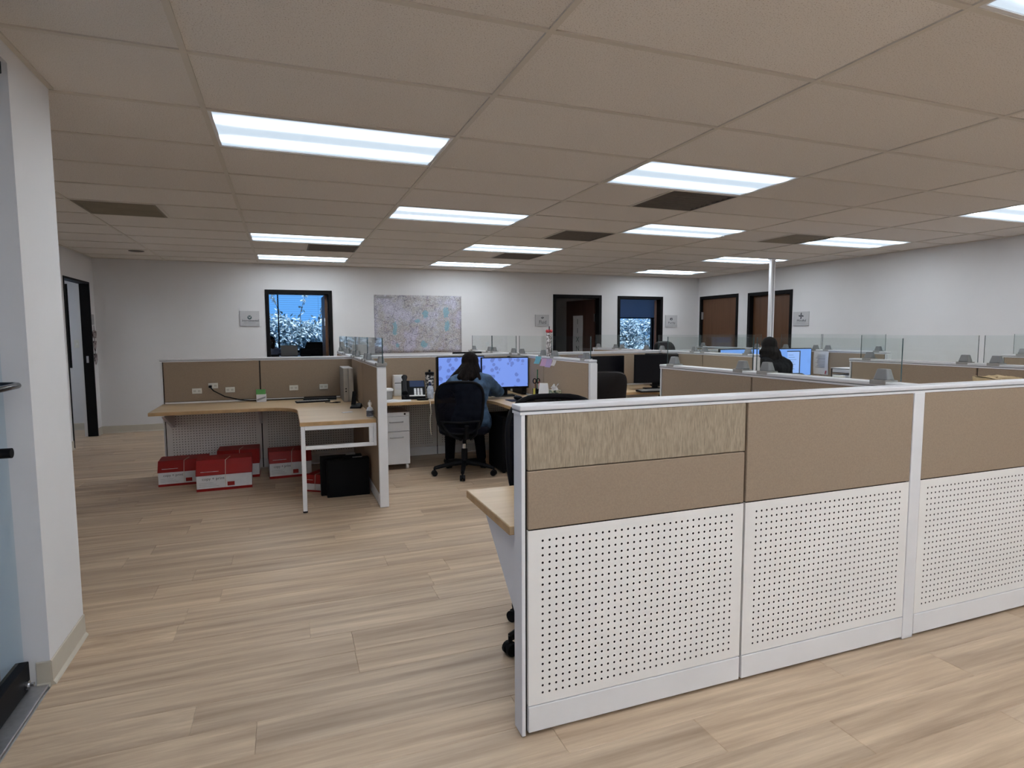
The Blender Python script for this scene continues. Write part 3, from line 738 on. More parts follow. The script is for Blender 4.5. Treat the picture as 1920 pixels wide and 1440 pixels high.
div1 = partition('cubicle_partition', 'short tan divider with a white end post at the end of the empty left desk', 'y', XD1, 4.735, YS-PT-0.002, [5.67], ends=(1,0), fabric_low=((0,-1),(1,-1)))
partition('cubicle_partition', 'divider running back behind the empty left desk towards the open office doorway', 'y', XD1, YS+PT+0.002, 8.45, [7.54], ends=(0,1))
div2 = partition('cubicle_partition', 'divider carrying coloured sticky notes right of the woman', 'y', XD2, 4.62, YS-PT-0.002, [5.60], ends=(1,0))
partition('cubicle_partition', 'divider running back behind the woman towards the wall sign', 'y', XD2, YS+PT+0.002, 8.25, [7.42], ends=(0,1))
div3 = partition('cubicle_partition', 'divider between the black monitors and the person in black', 'y', XD3, 5.02, YS+0.10-PT-0.002, [5.85], ends=(1,0))
partition('cubicle_partition', 'divider running back towards the shaded office doorway', 'y', XD3, YS+0.10+PT+0.002, 8.55, [7.60], ends=(0,1))
div4 = partition('cubicle_partition', 'divider with hanging papers right of the person in black', 'y', XD4, 5.00, YS+0.10-PT-0.002, [5.90], ends=(1,0))
partition('cubicle_partition', 'far divider in front of the closed brown doors', 'y', XD4, YS+0.10+PT+0.002, 8.45, [7.60], ends=(0,1))
XN1, XN2, XN3 = 2.63, 4.72, 6.82
divn = partition('cubicle_partition', 'divider joining the foreground partition from behind, with grey glass clamps', 'y', XN1, YN+PT+0.006, 3.76, [2.83], ends=(0,1))
divr = partition('cubicle_partition', 'divider at right beyond the foreground partition, under clear glass', 'y', XN2, YN+PT+0.006, 3.92, [2.87], ends=(0,1))
partition('cubicle_partition', 'far right divider cut by the picture edge near the right wall', 'y', XN3, 1.95, 3.93, [2.95], ends=(1,1))
# posts where the dividers end (wide white end faces)
def endcap(root, x, y): MB().box(x-PT, x+PT, y-0.018, y-0.0005, 0.004, ZR0).build('end_post', 'white_metal', root, world=True, bevel=0.003)
for rt, x, y in ((div1, XD1, 4.735), (div2, XD2, 4.62), (div3, XD3, 5.02), (div4, XD4, 5.0)): endcap(rt, x, y)

# ---- outlets on the left spine
for (x, z) in ((-0.81, 0.820), (-0.665, 0.868), (-0.515, 0.822), (0.083, 0.820), (0.378, 0.822)):
    y = YS-PT
    ol = MB().box(x-0.043, x+0.043, y-0.009, y-0.0005, z-0.027, z+0.027).build('power_outlet', 'outlet_cream', spine1, world=True, bevel=0.003)
    for dx in (-0.02, 0.02): MB().box(x+dx-0.012, x+dx+0.012, y-0.0105, y-0.0088, z-0.010, z+0.010).build('socket', 'socket_face', ol, world=True)
for x in (0.95,):
    MB().box(x-0.03, x+0.03, YS-PT-0.009, YS-PT-0.0005, 0.80, 0.85).build('power_outlet', 'outlet_cream', spine1, world=True, bevel=0.003)

# ---- glass screens
def screen(axis, c, s0, s1, label):
    P = (lambda s, t, z: (s, c+t, z)) if axis == 'x' else (lambda s, t, z: (c+t, s, z))
    r_ = thing('glass_screen', P((s0+s1)/2, 0, ZR1), label, 'glass screen', 'clear glass screens clamped on the partitions')
    p, q = P(s0, -0.004, 0), P(s1, 0.004, 0)
    mb = MB(); mb.box(min(p[0],q[0]),max(p[0],q[0]),min(p[1],q[1]),max(p[1],q[1]),ZR1+0.006,1.342)
    wide = (2, 4) if axis == 'x' else (3, 5)
    mb.mi = [0 if k in wide else 1 for k in range(6)]
    mb.build('pane', ['glass', 'glass_edge'], r_, world=True)
    for s in (s0+0.085, s1-0.085):
        b0, b1, t0_, t1_ = 0.036, 0.024, 0.026, 0.016
        pts = [P(s-b0,-t0_,ZR1+0.0085),P(s+b0,-t0_,ZR1+0.0085),P(s+b0,t0_,ZR1+0.0085),P(s-b0,t0_,ZR1+0.0085),P(s-b1,-t1_,ZR1+0.060),P(s+b1,-t1_,ZR1+0.060),P(s+b1,t1_,ZR1+0.060),P(s-b1,t1_,ZR1+0.060)]
        cl = MB().hexa(pts).build('clamp', 'clamp_grey', r_, world=True, bevel=0.004)
        p, q = P(s-0.040,-PT-0.006,0), P(s+0.040,PT+0.006,0)
        MB().box(min(p[0],q[0]),max(p[0],q[0]),min(p[1],q[1]),max(p[1],q[1]),ZR1-0.012,ZR1+0.008).build('clamp_foot', 'plastic_grey', cl, world=True)
for args in ((XD1, 4.66, 5.52, 'glass screen over the white end post of the empty left desk'), (XD1, 5.54, 6.40, 'glass screen over the inner half of the empty left desk divider'),
    (XD1, 6.50, 7.42, 'glass screen just behind the corner of the empty left cubicle'), (XD1, 7.44, 8.38, 'glass screen nearest the open office doorway behind the left cubicle'),
    (XD2, 4.66, 5.48, 'glass screen over the outer end of the sticky note divider'), (XD2, 5.60, 6.36, 'glass screen left of the beaded tube on the sticky note divider'),
    (XD2, 6.46, 7.31, 'glass screen behind the right monitor of the woman'), (XD2, 7.33, 8.18, 'farthest glass screen behind the woman, next to the map'),
    (XD3, 5.06, 5.94, 'glass screen beside the head of the person in black'), (XD3, 5.96, 6.80, 'glass screen over the back corner of the black monitors'),
    (XD3, 7.0, 7.80, 'glass screen in front of the shaded office doorway'), (XD3, 7.82, 8.52, 'glass screen in front of the dark open doorway with the banner'),
    (XD4, 5.04, 5.92, 'glass screen over the hanging papers'), (XD4, 5.94, 6.62, 'glass screen left of the hanging papers behind the power pole'), (XD4, 7.0, 8.40, 'far glass screen in front of the closed brown doors'),
    (XN1, 2.86, 3.72, 'long glass screen at the far end of the divider behind the foreground partition'), (XN1, 1.93, 2.83, 'glass screen ending at the foreground partition rail'),
    (XN2, 2.89, 3.84, 'glass screen on the right divider left of its gap'), (XN2, 1.93, 2.85, 'glass screen on the right divider cut by the picture edge'),
    (XN3, 2.98, 3.85, 'far right glass screen against the white wall')):
    screen('y', *args)

# ---- power pole
pp = thing('power_pole', (6.60, 6.85, ZR1), 'slim white power pole rising from the partitions to the ceiling', 'pole')
MB().box(-0.036, 0.036, -0.026, 0.026, 0.0, CEIL-ZR1-0.002).build('shaft', 'white_metal', pp, bevel=0.004)
MB().box(-0.004, 0.004, -0.029, -0.0255, 0.02, CEIL-ZR1-0.02).build('cover_seam', 'groove', pp)
MB().box(-0.05, 0.05, -0.04, 0.04, CEIL-ZR1-0.014, CEIL-ZR1-0.002).build('ceiling_flange', 'white_metal', pp)

# ------------------------------------------------------------------ desks
DZ0, DZ1 = 0.672, 0.703
def fillet(pts):   # list of (x, y, r)
    out = []; n = len(pts)
    for i, (x, y, r) in enumerate(pts):
        if r <= 0: out.append((x, y)); continue
        p = Vector((x, y)); a = (Vector(pts[i-1][:2])-p).normalized(); b = (Vector(pts[(i+1) % n][:2])-p).normalized()
        p0_, p1_ = p+a*r, p+b*r
        for k in range(9):
            u = k/8; out.append(tuple((1-u)**2*p0_ + 2*u*(1-u)*p + u*u*p1_))
    return out
def l_desk(label, x0, x1, yb, yf, xw, ye, brackets):
    r_ = thing('corner_desk', ((x0+x1)/2, yb-0.3, 0), label, 'desk', 'corner desks fixed to the partitions')
    poly = fillet([(x0, yb, 0), (x0, yf, 0), (xw, yf, 0.34), (xw, ye, 0), (x1, ye, 0), (x1, yb, 0)])
    MB().prism(poly, DZ0+0.002, DZ1).build('desktop', 'desk_wood', r_, world=True, bevel=0.003)
    eb = fillet([(x0-0.001, yb-0.01, 0), (x0-0.001, yf-0.0015, 0), (xw-0.0015, yf-0.0015, 0.34), (xw-0.0015, ye-0.0015, 0), (x1-0.003, ye-0.0015, 0), (x1-0.003, yb-0.01, 0)])
    MB().prism(eb, DZ0, DZ1-0.004).build('edge_band', 'wood_edge', r_, world=True)
    for (x, d) in brackets:
        MB().prism_ax([(yb, DZ0-0.001), (yb-d, DZ0-0.001), (yb-d, DZ0-0.035), (yb-0.03, DZ0-0.20), (yb, DZ0-0.20)], x-0.012, x+0.012, 'x').build('bracket', 'white_metal', r_, world=True)
    return r_
def end_frame(root, x0, x1, y):
    w = 0.032; y0, y1 = y, y+0.03
    lg = MB().box(x0, x0+w, y0, y1, 0.012, DZ0-0.001).build('leg', 'white_metal', root, world=True, bevel=0.003)
    MB().lathe([(0.018, 0), (0.018, 0.012)], ((x0+w/2), (y0+y1)/2, 0), 12).build('foot', 'black', lg, world=True)
    MB().box(x0+w, x1, y0, y1, DZ0-0.032, DZ0-0.001).build('cross_rail', 'white_metal', root, world=True, bevel=0.002)
    MB().box(x0+w, x1, y0, y1, 0.488, 0.516).build('cross_rail', 'white_metal', root, world=True, bevel=0.002)
    MB().box(x1-0.058, x1-0.026, y0-0.001, y1+0.001, 0.516, DZ0-0.032).build('upright', 'white_metal', root, world=True, bevel=0.002)
    MB().box(x1-0.024, x1, y0-0.002, y1+0.002, 0.488, DZ0-0.001).build('wall_plate', 'white_metal', root, world=True, bevel=0.002)
yb = YS-PT-0.003
desk1 = l_desk('empty corner desk at left with a white front leg frame', -1.11, XD1-PT-0.003, yb, 5.90, 0.095, 4.80, [(-1.03, 0.50), (-0.24, 0.4)])
end_frame(desk1, 0.098, XD1-PT-0.003, 4.80)
desk2 = l_desk('corner desk where the woman sits', XD1+PT+0.003, XD2-PT-0.003, yb, 5.86, 1.93, 4.70, [(1.59, 0.4)])
end_frame(desk2, 1.935, XD2-PT-0.003, 4.70)
desk3 = l_desk('corner desk below the two black monitors', XD2+PT+0.003, XD3-PT-0.003, yb+0.10, 5.85, 4.02, 5.06, [(3.5, 0.4)])
end_frame(desk3, 4.025, XD3-PT-0.003, 5.06)
desk4 = l_desk('corner desk in front of the person in black', XD3+PT+0.003, XD4-PT-0.003, yb+0.10, 5.90, 5.98, 5.04, [(5.5, 0.4)])
end_frame(desk4, 5.985, XD4-PT-0.003, 5.04)
nd = thing('wall_desk', (1.65, 2.13, 0), 'straight wooden desk end jutting out behind the foreground partition', 'desk')
zt = 0.717; ya = YN+PT+0.003
MB().box(0.700, XN1-PT-0.004, ya, 2.39, zt-0.030, zt).build('desktop', 'desk_wood', nd, world=True, bevel=0.003)
MB().box(0.6985, XN1-PT-0.004, ya+0.002, 2.3915, zt-0.031, zt-0.004).build('edge_band', 'wood_edge', nd, world=True)
for x in (0.735, 1.64):
    MB().prism_ax([(ya, zt-0.032), (2.27, zt-0.032), (2.22, zt-0.050), (ya+0.02, 0.40), (ya, 0.40)], x-0.011, x+0.011, 'x').build('bracket', 'white_metal', nd, world=True)
nd2 = thing('wall_desk', (3.68, 2.13, 0), 'straight wooden desk behind the foreground partition at right', 'desk')
MB().box(XN1+PT+0.004, XN2-PT-0.004, ya, 2.42, zt-0.030, zt).build('desktop', 'desk_wood', nd2, world=True, bevel=0.003)
for x in (2.9, 4.4):
    MB().prism_ax([(ya, zt-0.032), (2.27, zt-0.032), (2.22, zt-0.050), (ya+0.02, 0.40), (ya, 0.40)], x-0.011, x+0.011, 'x').build('bracket', 'white_metal', nd2, world=True)

# ------------------------------------------------------------------ chairs
def task_chair(label, loc, fwd, seat=0.46, back0=0.44, back1=0.92, style='mesh', leg_ang=250, w_back=0.47, arms=True, leg=0.30):
    rz = math.atan2(-fwd[0], fwd[1])
    r_ = thing('office_chair', loc, label, 'chair', None, rz); OFF[r_.name] = Vector()
    la = R(leg_ang)-rz
    for k in range(5):
        a = la+k*2*math.pi/5; dx, dy = math.cos(a), math.sin(a)
        lg = MB().tube([(0.03*dx,0.03*dy,0.115),(0.16*dx,0.16*dy,0.105),(leg*dx,leg*dy,0.078)], [0.026,0.022,0.017], 8).build('leg', 'black', r_, smooth=True)
        nx, ny = -dy, dx; c = (leg*dx, leg*dy)
        cs = MB()
        for sgn in (-1, 1): cs.tube([(c[0]+nx*sgn*0.006, c[1]+ny*sgn*0.006, 0.028),(c[0]+nx*sgn*0.024, c[1]+ny*sgn*0.024, 0.028)], 0.0275, 14)
        cs.tube([(c[0]-nx*0.007, c[1]-ny*0.007, 0.040),(c[0]+nx*0.007, c[1]+ny*0.007, 0.040)], 0.022, 10); cs.tube([(c[0],c[1],0.045),(c[0],c[1],0.085)], 0.009, 8)
        cs.build('caster', 'black', lg, smooth=True)
    gl = MB().lathe([(0.030,0.085),(0.030,0.25),(0.019,0.252),(0.019,seat-0.09)], n=16).build('gas_lift', 'black', r_, smooth=True)
    MB().lathe([(0.0195,0.254),(0.0195,0.30)], n=16).build('piston_ring', 'chrome', gl, smooth=True)
    MB().box(-0.09, 0.09, -0.13, 0.11, seat-0.10, seat-0.055).build('tilt_box', 'black', r_, bevel=0.01)
    # seat: rounded pad
    def seat_fn(u, v_):
        a = u*2*math.pi; q = 4.0
        cx = abs(math.cos(a))**(2/q)*math.copysign(1, math.cos(a)); cy = abs(math.sin(a))**(2/q)*math.copysign(1, math.sin(a))
        prof = [(0.0,-0.055),(0.85,-0.055),(1.0,-0.035),(1.0,-0.010),(0.90,0.010),(0.5,0.004),(0.0,0.0)]
        i = min(int(v_*6), 5); f = v_*6-i; rr = prof[i][0]*(1-f)+prof[i+1][0]*f; zz = prof[i][1]*(1-f)+prof[i+1][1]*f
        return (0.245*rr*cx, 0.02+0.235*rr*cy, seat+zz-0.03*max(0, rr*cy-0.6))
    MB().grid(seat_fn, 28, 6).build('seat', 'leather' if style == 'leather' else 'black_fabric', r_, smooth=True)
    hw = w_back/2; cz = (back0+back1)/2; hz = (back1-back0)/2
    def back_pt(a, k=1.0, q=3.4):
        cx = abs(math.cos(a))**(2/q)*math.copysign(1, math.cos(a)); sz = abs(math.sin(a))**(2/q)*math.copysign(1, math.sin(a))
        x = hw*k*cx*(1.0-0.13*(1-sz)/2); z = cz+hz*k*sz
        y = -0.235-0.05*(z-back0)/(2*hz)+0.055*(x/hw)**2
        return Vector((x, y, z))
    if style == 'mesh':
        ring = [back_pt(2*math.pi*k/40) for k in range(41)]
        MB().tube(ring, 0.0135, 8, caps=False).build('back_frame', 'black', r_, smooth=True)
        MB().grid(lambda u, v_: back_pt(2*math.pi*u, max(v_, 0.001)), 40, 8).build('back_mesh', 'mesh_back', r_, smooth=True)
        for sgn in (-1, 1):
            p_ = back_pt(R(270+sgn*52)); m_ = Vector((sgn*0.04, -0.20, seat-0.09))
            MB().tube([m_, (m_+p_)/2+Vector((sgn*0.01, -0.035, -0.01)), p_+Vector((0, -0.012, 0.03))], 0.012, 8).build('back_support', 'black', r_, smooth=True)
        MB().tube([(-hw*0.8, -0.255, back0+0.12), (0, -0.285, back0+0.115), (hw*0.8, -0.255, back0+0.12)], 0.010, 8).build('lumbar_bar', 'black', r_, smooth=True)
    else:
        mb = MB()
        def pad(u, v_):
            a = 2*math.pi*u; kk = [0.001, 0.8, 0.97, 1.0, 0.97, 0.8, 0.001]; tt = [-0.045, -0.045, -0.03, 0.0, 0.035, 0.055, 0.06]
            i = min(int(v_*6), 5); f = v_*6-i
            p_ = back_pt(a, kk[i]*(1-f)+kk[i+1]*f, 4.5); return (p_.x, p_.y+tt[i]*(1-f)+tt[i+1]*f, p_.z)
        mb.grid(pad, 36, 6).build('backrest', 'leather', r_, smooth=True)
        pp_ = MB().tube([back_pt(2*math.pi*k/40, 0.985, 4.5)+Vector((0, 0.005, 0)) for k in range(41)], 0.010, 6, caps=False).build('back_piping', 'leather', r_, smooth=True)
        MB().tube([(0, -0.10, seat-0.08), (0, -0.26, seat-0.06), (0, -0.29, back0+0.08)], 0.022, 8).build('back_support', 'black', r_, smooth=True)
    for sgn in (-1, 1):
        if style != 'bare' and arms:
            ar = MB().tube([(sgn*0.20, 0.02, seat-0.05), (sgn*0.275, 0.02, seat-0.03), (sgn*0.28, 0.01, seat+0.17)], 0.014, 8).build('arm_post', 'black', r_, smooth=True)
            MB().box(sgn*0.28-0.03, sgn*0.28+0.03, -0.11, 0.13, seat+0.17, seat+0.195).build('arm_pad', 'black', ar, bevel=0.01)
    return r_
ch1 = task_chair('black mesh office chair the woman sits on', (1.62, 5.60, 0), (0.20, 0.98), style='bare', leg_ang=250)
# its mesh back, built the same way
def mesh_back(r_, hw, z0, z1, seat, dx=0.0):
    cz, hz = (z0+z1)/2, (z1-z0)/2
    def bp(a, k=1.0, q=3.4):
        cx = abs(math.cos(a))**(2/q)*math.copysign(1, math.cos(a)); sz = abs(math.sin(a))**(2/q)*math.copysign(1, math.sin(a))
        x = hw*k*cx*(1.0-0.13*(1-sz)/2); z = cz+hz*k*sz
        return Vector((x+dx, -0.215-0.06*(z-z0)/(2*hz)+0.055*(x/hw)**2, z))
    MB().tube([bp(2*math.pi*k/40) for k in range(41)], 0.0135, 8, caps=False).build('back_frame', 'black', r_, smooth=True)
    MB().grid(lambda u, v_: bp(2*math.pi*u, max(v_, 0.001)), 40, 8).build('back_mesh', 'mesh_back', r_, smooth=True)
    for sgn in (-1, 1):
        p_ = bp(R(270+sgn*52)); m_ = Vector((sgn*0.04, -0.19, seat-0.09))
        MB().tube([m_, (m_+p_)/2+Vector((sgn*0.01, -0.035, -0.01)), p_+Vector((0, -0.012, 0.05))], 0.012, 8).build('back_support', 'black', r_, smooth=True)
    MB().tube([(-hw*0.8+dx, -0.235, z0+0.12), (dx, -0.265, z0+0.115), (hw*0.8+dx, -0.235, z0+0.12)], 0.010, 8).build('lumbar_bar', 'black', r_, smooth=True)
for o in [q for q in bpy.data.objects if q.parent == ch1 and q.name.startswith('backrest')] + [q for q in bpy.data.objects if q.parent == ch1 and q.name.startswith('back_piping')]: bpy.data.objects.remove(o)
mesh_back(ch1, 0.235, 0.43, 0.925, 0.46, -0.055)
ch2 = task_chair('black mesh office chair peeking over the foreground partition', (1.118, 2.37, 0), (-0.33, -0.94), seat=0.52, back0=0.53, back1=1.07, style='mesh', leg_ang=192, arms=False, leg=0.26)
ch3 = task_chair('black leather office chair left of the black monitors', (3.02, 5.52, 0), (0.15, 0.99), seat=0.48, back0=0.48, back1=0.985, style='leather', leg_ang=262, w_back=0.52)
ch4 = task_chair('black office chair the person in black sits on', (5.42, 5.52, 0), (0.1, 0.99), seat=0.48, back0=0.50, back1=0.90, style='leather', leg_ang=250)
ch5 = task_chair('dark high back office chair seen over the far partition, before the white wall', (5.50, 7.60, 0), (0.1, -0.99), seat=0.50, back0=0.55, back1=1.235, style='leather', leg_ang=250, w_back=0.40)

# ------------------------------------------------------------------ monitors and desk equipment
def monitor(label, loc, rz, w, h, zc, scr, extra=None, base=True):
    r_ = thing('computer_monitor', loc, label, 'monitor', None, rz); OFF[r_.name] = Vector()
    bz, tz = zc-h/2, zc+h/2
    case = MB().box(-w/2, w/2, 0.0, 0.035, bz, tz).build('housing', 'black', r_, bevel=0.006)
    MB().box(-w/2+0.011, w/2-0.011, -0.0012, 0.0, bz+0.020, tz-0.011).build('screen', scr, r_)
    st_ = MB().box(-0.035, 0.035, 0.036, 0.060, 0.012, zc).build('stand', 'black', r_, bevel=0.004)
    MB().box(-0.12, 0.12, -0.05, 0.13, 0.0, 0.012).build('stand_base', 'black', st_, bevel=0.004)
    if extra: extra(r_, w, h, zc)
    return r_
monitor('left blue lit monitor partly hidden by the head of the woman', (1.745, 6.11, DZ1), R(4), 0.525, 0.335, 0.262, 'screen_blue')
monitor('right blue lit monitor with grey hearts beside the woman', (2.19, 5.985, DZ1), R(-4), 0.525, 0.335, 0.250, 'screen_blue')
# computer case behind the right monitor
tw = thing('desktop_computer', (2.443, 6.16, DZ1), 'slim black desktop computer standing beside the right blue monitor', 'computer')
MB().box(-0.022, 0.018, -0.09, 0.22, 0, 0.31).build('case', 'black', tw, bevel=0.004)
MB().box(-0.012, 0.010, -0.0935, -0.0905, 0.02, 0.29).build('front_panel', 'black_gloss', tw)
monitor('smaller black switched off monitor behind the leather chair', (3.60, 6.28, DZ1), R(4), 0.47, 0.31, 0.24, 'screen_off')
monitor('larger black switched off monitor above the keyboard', (4.11, 6.02, DZ1), R(-8), 0.56, 0.335, 0.245, 'screen_off')
mm = monitor('black switched off monitor in the back corner, edge showing right of the larger one', (4.40, 6.35, DZ1), R(-25), 0.40, 0.32, 0.25, 'screen_off')
def docs(r_, w, h, zc):
    z1 = zc+h/2-0.045
    MB().box(-0.05, 0.135, -0.0022, -0.0013, zc-h/2+0.03, z1).build('screen_window', 'screen_doc', r_)
    for k in range(7):
        MB().box(-0.035, 0.04+0.012*((k*7) % 5), -0.0028, -0.0023, z1-0.045-0.03*k, z1-0.040-0.03*k).build('text_line', 'screen_line', r_)
    for a0, a1, b0, b1 in ((0.135, 0.150, zc-h/2+0.022, z1+0.012), (-0.06, 0.135, z1, z1+0.012)):
        MB().box(a0, a1, -0.0024, -0.0013, b0, b1).build('window_border', 'ink', r_)
monitor('left bright blue monitor behind the glass beside the person in black', (5.40, 6.10, DZ1), R(3), 0.66, 0.37, 0.275, 'screen_plain')
monitor('right bright blue monitor with an open document beside the person in black', (6.10, 5.97, DZ1), R(-4), 0.66, 0.37, 0.275, 'screen_plain', docs)
mf = monitor('dark monitor edge showing above the partition behind the woman', (2.08, 7.05, 0.703), R(188), 0.38, 0.32, 0.285, 'screen_off')
fd = thing('wall_desk', (1.6, 6.95, 0), 'desk hidden behind the partition of the woman', 'desk')
MB().box(XD1+PT+0.003, XD2-PT-0.003, YS+PT+0.003, 7.25, DZ0, DZ1).build('desktop', 'desk_wood', fd, world=True, bevel=0.003)
for x in (0.9, 2.3): MB().prism_ax([(YS+PT+0.003, DZ0-0.001), (7.1, DZ0-0.001), (7.1, DZ0-0.03), (YS+PT+0.03, 0.45), (YS+PT+0.003, 0.45)], x-0.012, x+0.012, 'x').build('bracket', 'white_metal', fd, world=True)

def keyboard(label, loc, rz, w=0.44):
    r_ = thing('keyboard', loc, label, 'keyboard', None, rz); OFF[r_.name] = Vector()
    MB().hexa([(-w/2,-0.07,0),(w/2,-0.07,0),(w/2,0.07,0),(-w/2,0.07,0),(-w/2,-0.07,0.012),(w/2,-0.07,0.012),(w/2,0.07,0.022),(-w/2,0.07,0.022)]).build('body', 'black', r_, bevel=0.003)
    mb = MB()
    for j in range(5):
        for i in range(16):
            x = -w/2+0.016+i*(w-0.03)/16; y = -0.058+j*0.024; z = 0.013+0.0715*(y+0.07)
            mb.box(x, x+0.019, y, y+0.018, z, z+0.005)
    k = mb.build('keys', 'plastic_grey', r_); k['kind'] = 'stuff'
    return r_
keyboard('black keyboard in front of the larger black monitor', (3.95, 5.80, DZ1), R(-5))
def mouse(label, loc, rz):
    r_ = thing('computer_mouse', loc, label, 'mouse', None, rz); OFF[r_.name] = Vector()
    MB().ball((0, 0, 0.010), (0.032, 0.055, 0.022), 14, 8).build('shell', 'black', r_, smooth=True)
    MB().box(-0.004, 0.004, 0.015, 0.04, 0.026, 0.032).build('wheel', 'plastic_grey', r_)
mp = tag(MB().box(2.06, 2.31, 5.45, 5.64, DZ1, DZ1+0.004).build('mouse_pad', 'black', bevel=0.001), 'black mouse pad at the desk edge right of the woman', 'mouse pad')
mouse('black mouse on the mouse pad right of the woman', (2.17, 5.56, DZ1+0.0165), R(30))
mouse('black mouse on the desk edge by the larger black monitor', (4.28, 5.72, DZ1+0.0125), R(10))

def desk_phone(label, loc, rz):
    r_ = thing('desk_phone', loc, label, 'phone', None, rz); OFF[r_.name] = Vector()
    T = lambda y: 0.03+0.62*(y+0.10)
    b = MB().hexa([(-0.10,-0.10,0.0),(0.10,-0.10,0.0),(0.10,0.10,0.0),(-0.10,0.10,0.0),(-0.10,-0.10,0.03),(0.10,-0.10,0.03),(0.10,0.10,0.155),(-0.10,0.10,0.155)]).build('body', 'black', r_, bevel=0.006)
    def slab(name, x0, x1, y0, y1, mt, hh=0.004, par=r_):
        return MB().hexa([(x0,y0,T(y0)),(x1,y0,T(y0)),(x1,y1,T(y1)),(x0,y1,T(y1)),(x0,y0,T(y0)+hh),(x1,y0,T(y0)+hh),(x1,y1,T(y1)+hh),(x0,y1,T(y1)+hh)]).build(name, mt, par)
    r_.scale = (1.22, 1.22, 1.15)
    slab('display', -0.03, 0.092, 0.015, 0.092, 'phone_display')
    for j in range(4):
        for i in range(3): slab('key', 0.005+0.026*i, 0.023+0.026*i, -0.085+0.021*j, -0.070+0.021*j, 'key_white')
    slab('front_strip', -0.035, 0.095, -0.0995, -0.090, 'plastic_white')
    hs = MB().tube([(-0.072, -0.105, T(-0.10)+0.03), (-0.072, -0.05, T(-0.05)+0.040), (-0.072, 0.05, T(0.05)+0.040), (-0.072, 0.115, T(0.10)+0.03)], [0.026, 0.017, 0.017, 0.026], 10).build('handset', 'black', r_, smooth=True)
    MB().tube([(-0.072+0.012*math.cos(k), -0.10-0.004*k, 0.02+0.0+0.012*math.sin(k)+0.012) for k in range(12)], 0.004, 5).build('handset_cord', 'black', hs)
mat('phone_display', (0.03, 0.05, 0.11), 0.2, var=0)
desk_phone('black desk phone with a blue display left of the woman', (1.24, 6.16, DZ1), R(-10))

# pedestal cabinet
cb = thing('drawer_cabinet', (1.03, 6.17, 0), 'white two drawer cabinet on castors under the desk of the woman', 'cabinet')
MB().box(-0.135, 0.135, -0.155, 0.26, 0.055, 0.585).build('body', 'white_metal', cb, bevel=0.004)
for nm, z0, z1 in (('drawer', 0.395, 0.545), ('drawer', 0.06, 0.390)):
    dr = MB().box(-0.133, 0.133, -0.172, -0.156, z0, z1).build(nm, 'white_metal', cb, bevel=0.003)
    zh = z1-0.055
    MB().tube([(-0.065, -0.172, zh), (-0.065, -0.195, zh), (0.065, -0.195, zh), (0.065, -0.172, zh)], 0.0055, 8).build('handle', 'grey_metal', dr, smooth=True)
MB().box(-0.135, 0.135, -0.172, -0.156, 0.55, 0.587).build('top_strip', 'white_metal', cb, bevel=0.003)
MB().tube([(0.085, -0.172, 0.568), (0.085, -0.178, 0.568)], 0.010, 12).build('lock', 'black', cb, smooth=True)
for dx in (-0.11, 0.11):
    for dy in (-0.13, 0.22):
        MB().tube([(dx-0.011, dy, 0.025), (dx+0.011, dy, 0.025)], 0.025, 14).tube([(dx, dy, 0.03), (dx, dy, 0.058)], 0.008, 8).build('castor', 'plastic_white', cb, smooth=True)

# ---- small things on the woman's desk
def lathe_thing(name, label, cat, loc, parts, group=None):
    r_ = thing(name, loc, label, cat, group)
    for nm, prof, mt in parts: MB().lathe(prof, n=18).build(nm, mt, r_, smooth=True)
    return r_
mat('bottle_label', (0.45, 0.48, 0.55), 0.3, var=0.35, vscale=30); mat('cap_blue', (0.02, 0.03, 0.10), 0.4, var=0)
lathe_thing('sanitizer_bottle', 'clear pump bottle with a dark blue cap beside the desk phone', 'bottle', (1.395, 6.06, DZ1),
    [('body', [(0.028,0),(0.034,0.006),(0.034,0.105),(0.024,0.128),(0.012,0.136)], 'bottle_label'), ('cap', [(0.015,0.136),(0.015,0.158),(0.006,0.160),(0.006,0.178)], 'cap_blue'), ('pump', [(0.019,0.178),(0.019,0.188),(0.008,0.192)], 'plastic_white')])
lathe_thing('drink_tumbler', 'tall black tumbler with pale stickers left of the woman', 'tumbler', (1.42, 6.19, DZ1),
    [('body', [(0.036,0),(0.040,0.005),(0.047,0.235),(0.045,0.24)], 'speckled'), ('lid', [(0.048,0.24),(0.048,0.262),(0.040,0.268)], 'black'), ('spout', [(0.012,0.268),(0.012,0.288),(0.008,0.292)], 'black')])
wb = thing('plastic_organizer', (1.145, 6.50, DZ1), 'small white drawer organizer standing behind the desk phone', 'organizer')
MB().box(-0.055, 0.055, -0.05, 0.05, 0.0, 0.225).build('body', 'plastic_white', wb, bevel=0.006)
for z0, z1 in ((0.150, 0.205), (0.075, 0.130)): MB().box(-0.046, 0.046, -0.054, -0.0505, z0, z1).build('drawer', 'paper', wb, bevel=0.002)
MB().box(-0.046, 0.046, -0.0525, -0.0505, 0.135, 0.145).build('slot', 'groove', wb)
lathe_thing('food_tub', 'round grey tub with a white lid beside the white end post', 'tub', (0.965, 6.20, DZ1),
    [('body', [(0.058,0),(0.066,0.004),(0.070,0.085),(0.069,0.088)], 'plastic_grey'), ('lid', [(0.076,0.088),(0.076,0.104),(0.060,0.112),(0.001,0.114)], 'plastic_white')])
pl = thing('loose_papers', (1.02, 5.955, DZ1), 'loose printed papers at the front of the desk by the white end post', 'papers')
for k, (dx, dy, a) in enumerate(((0, 0, 8), (0.05, 0.02, -12), (-0.06, 0.04, 20))):
    M_ = Matrix.Rotation(R(a), 3, 'Z'); MB().obox((dx, dy, 0.002+0.0022*k), (0.105, 0.075, 0.0009), M_).build('sheet', 'paper', pl)
rb = thing('cable_puck', (1.30, 5.97, DZ1), 'small black oval puck at the desk edge in front of the phone', 'puck')
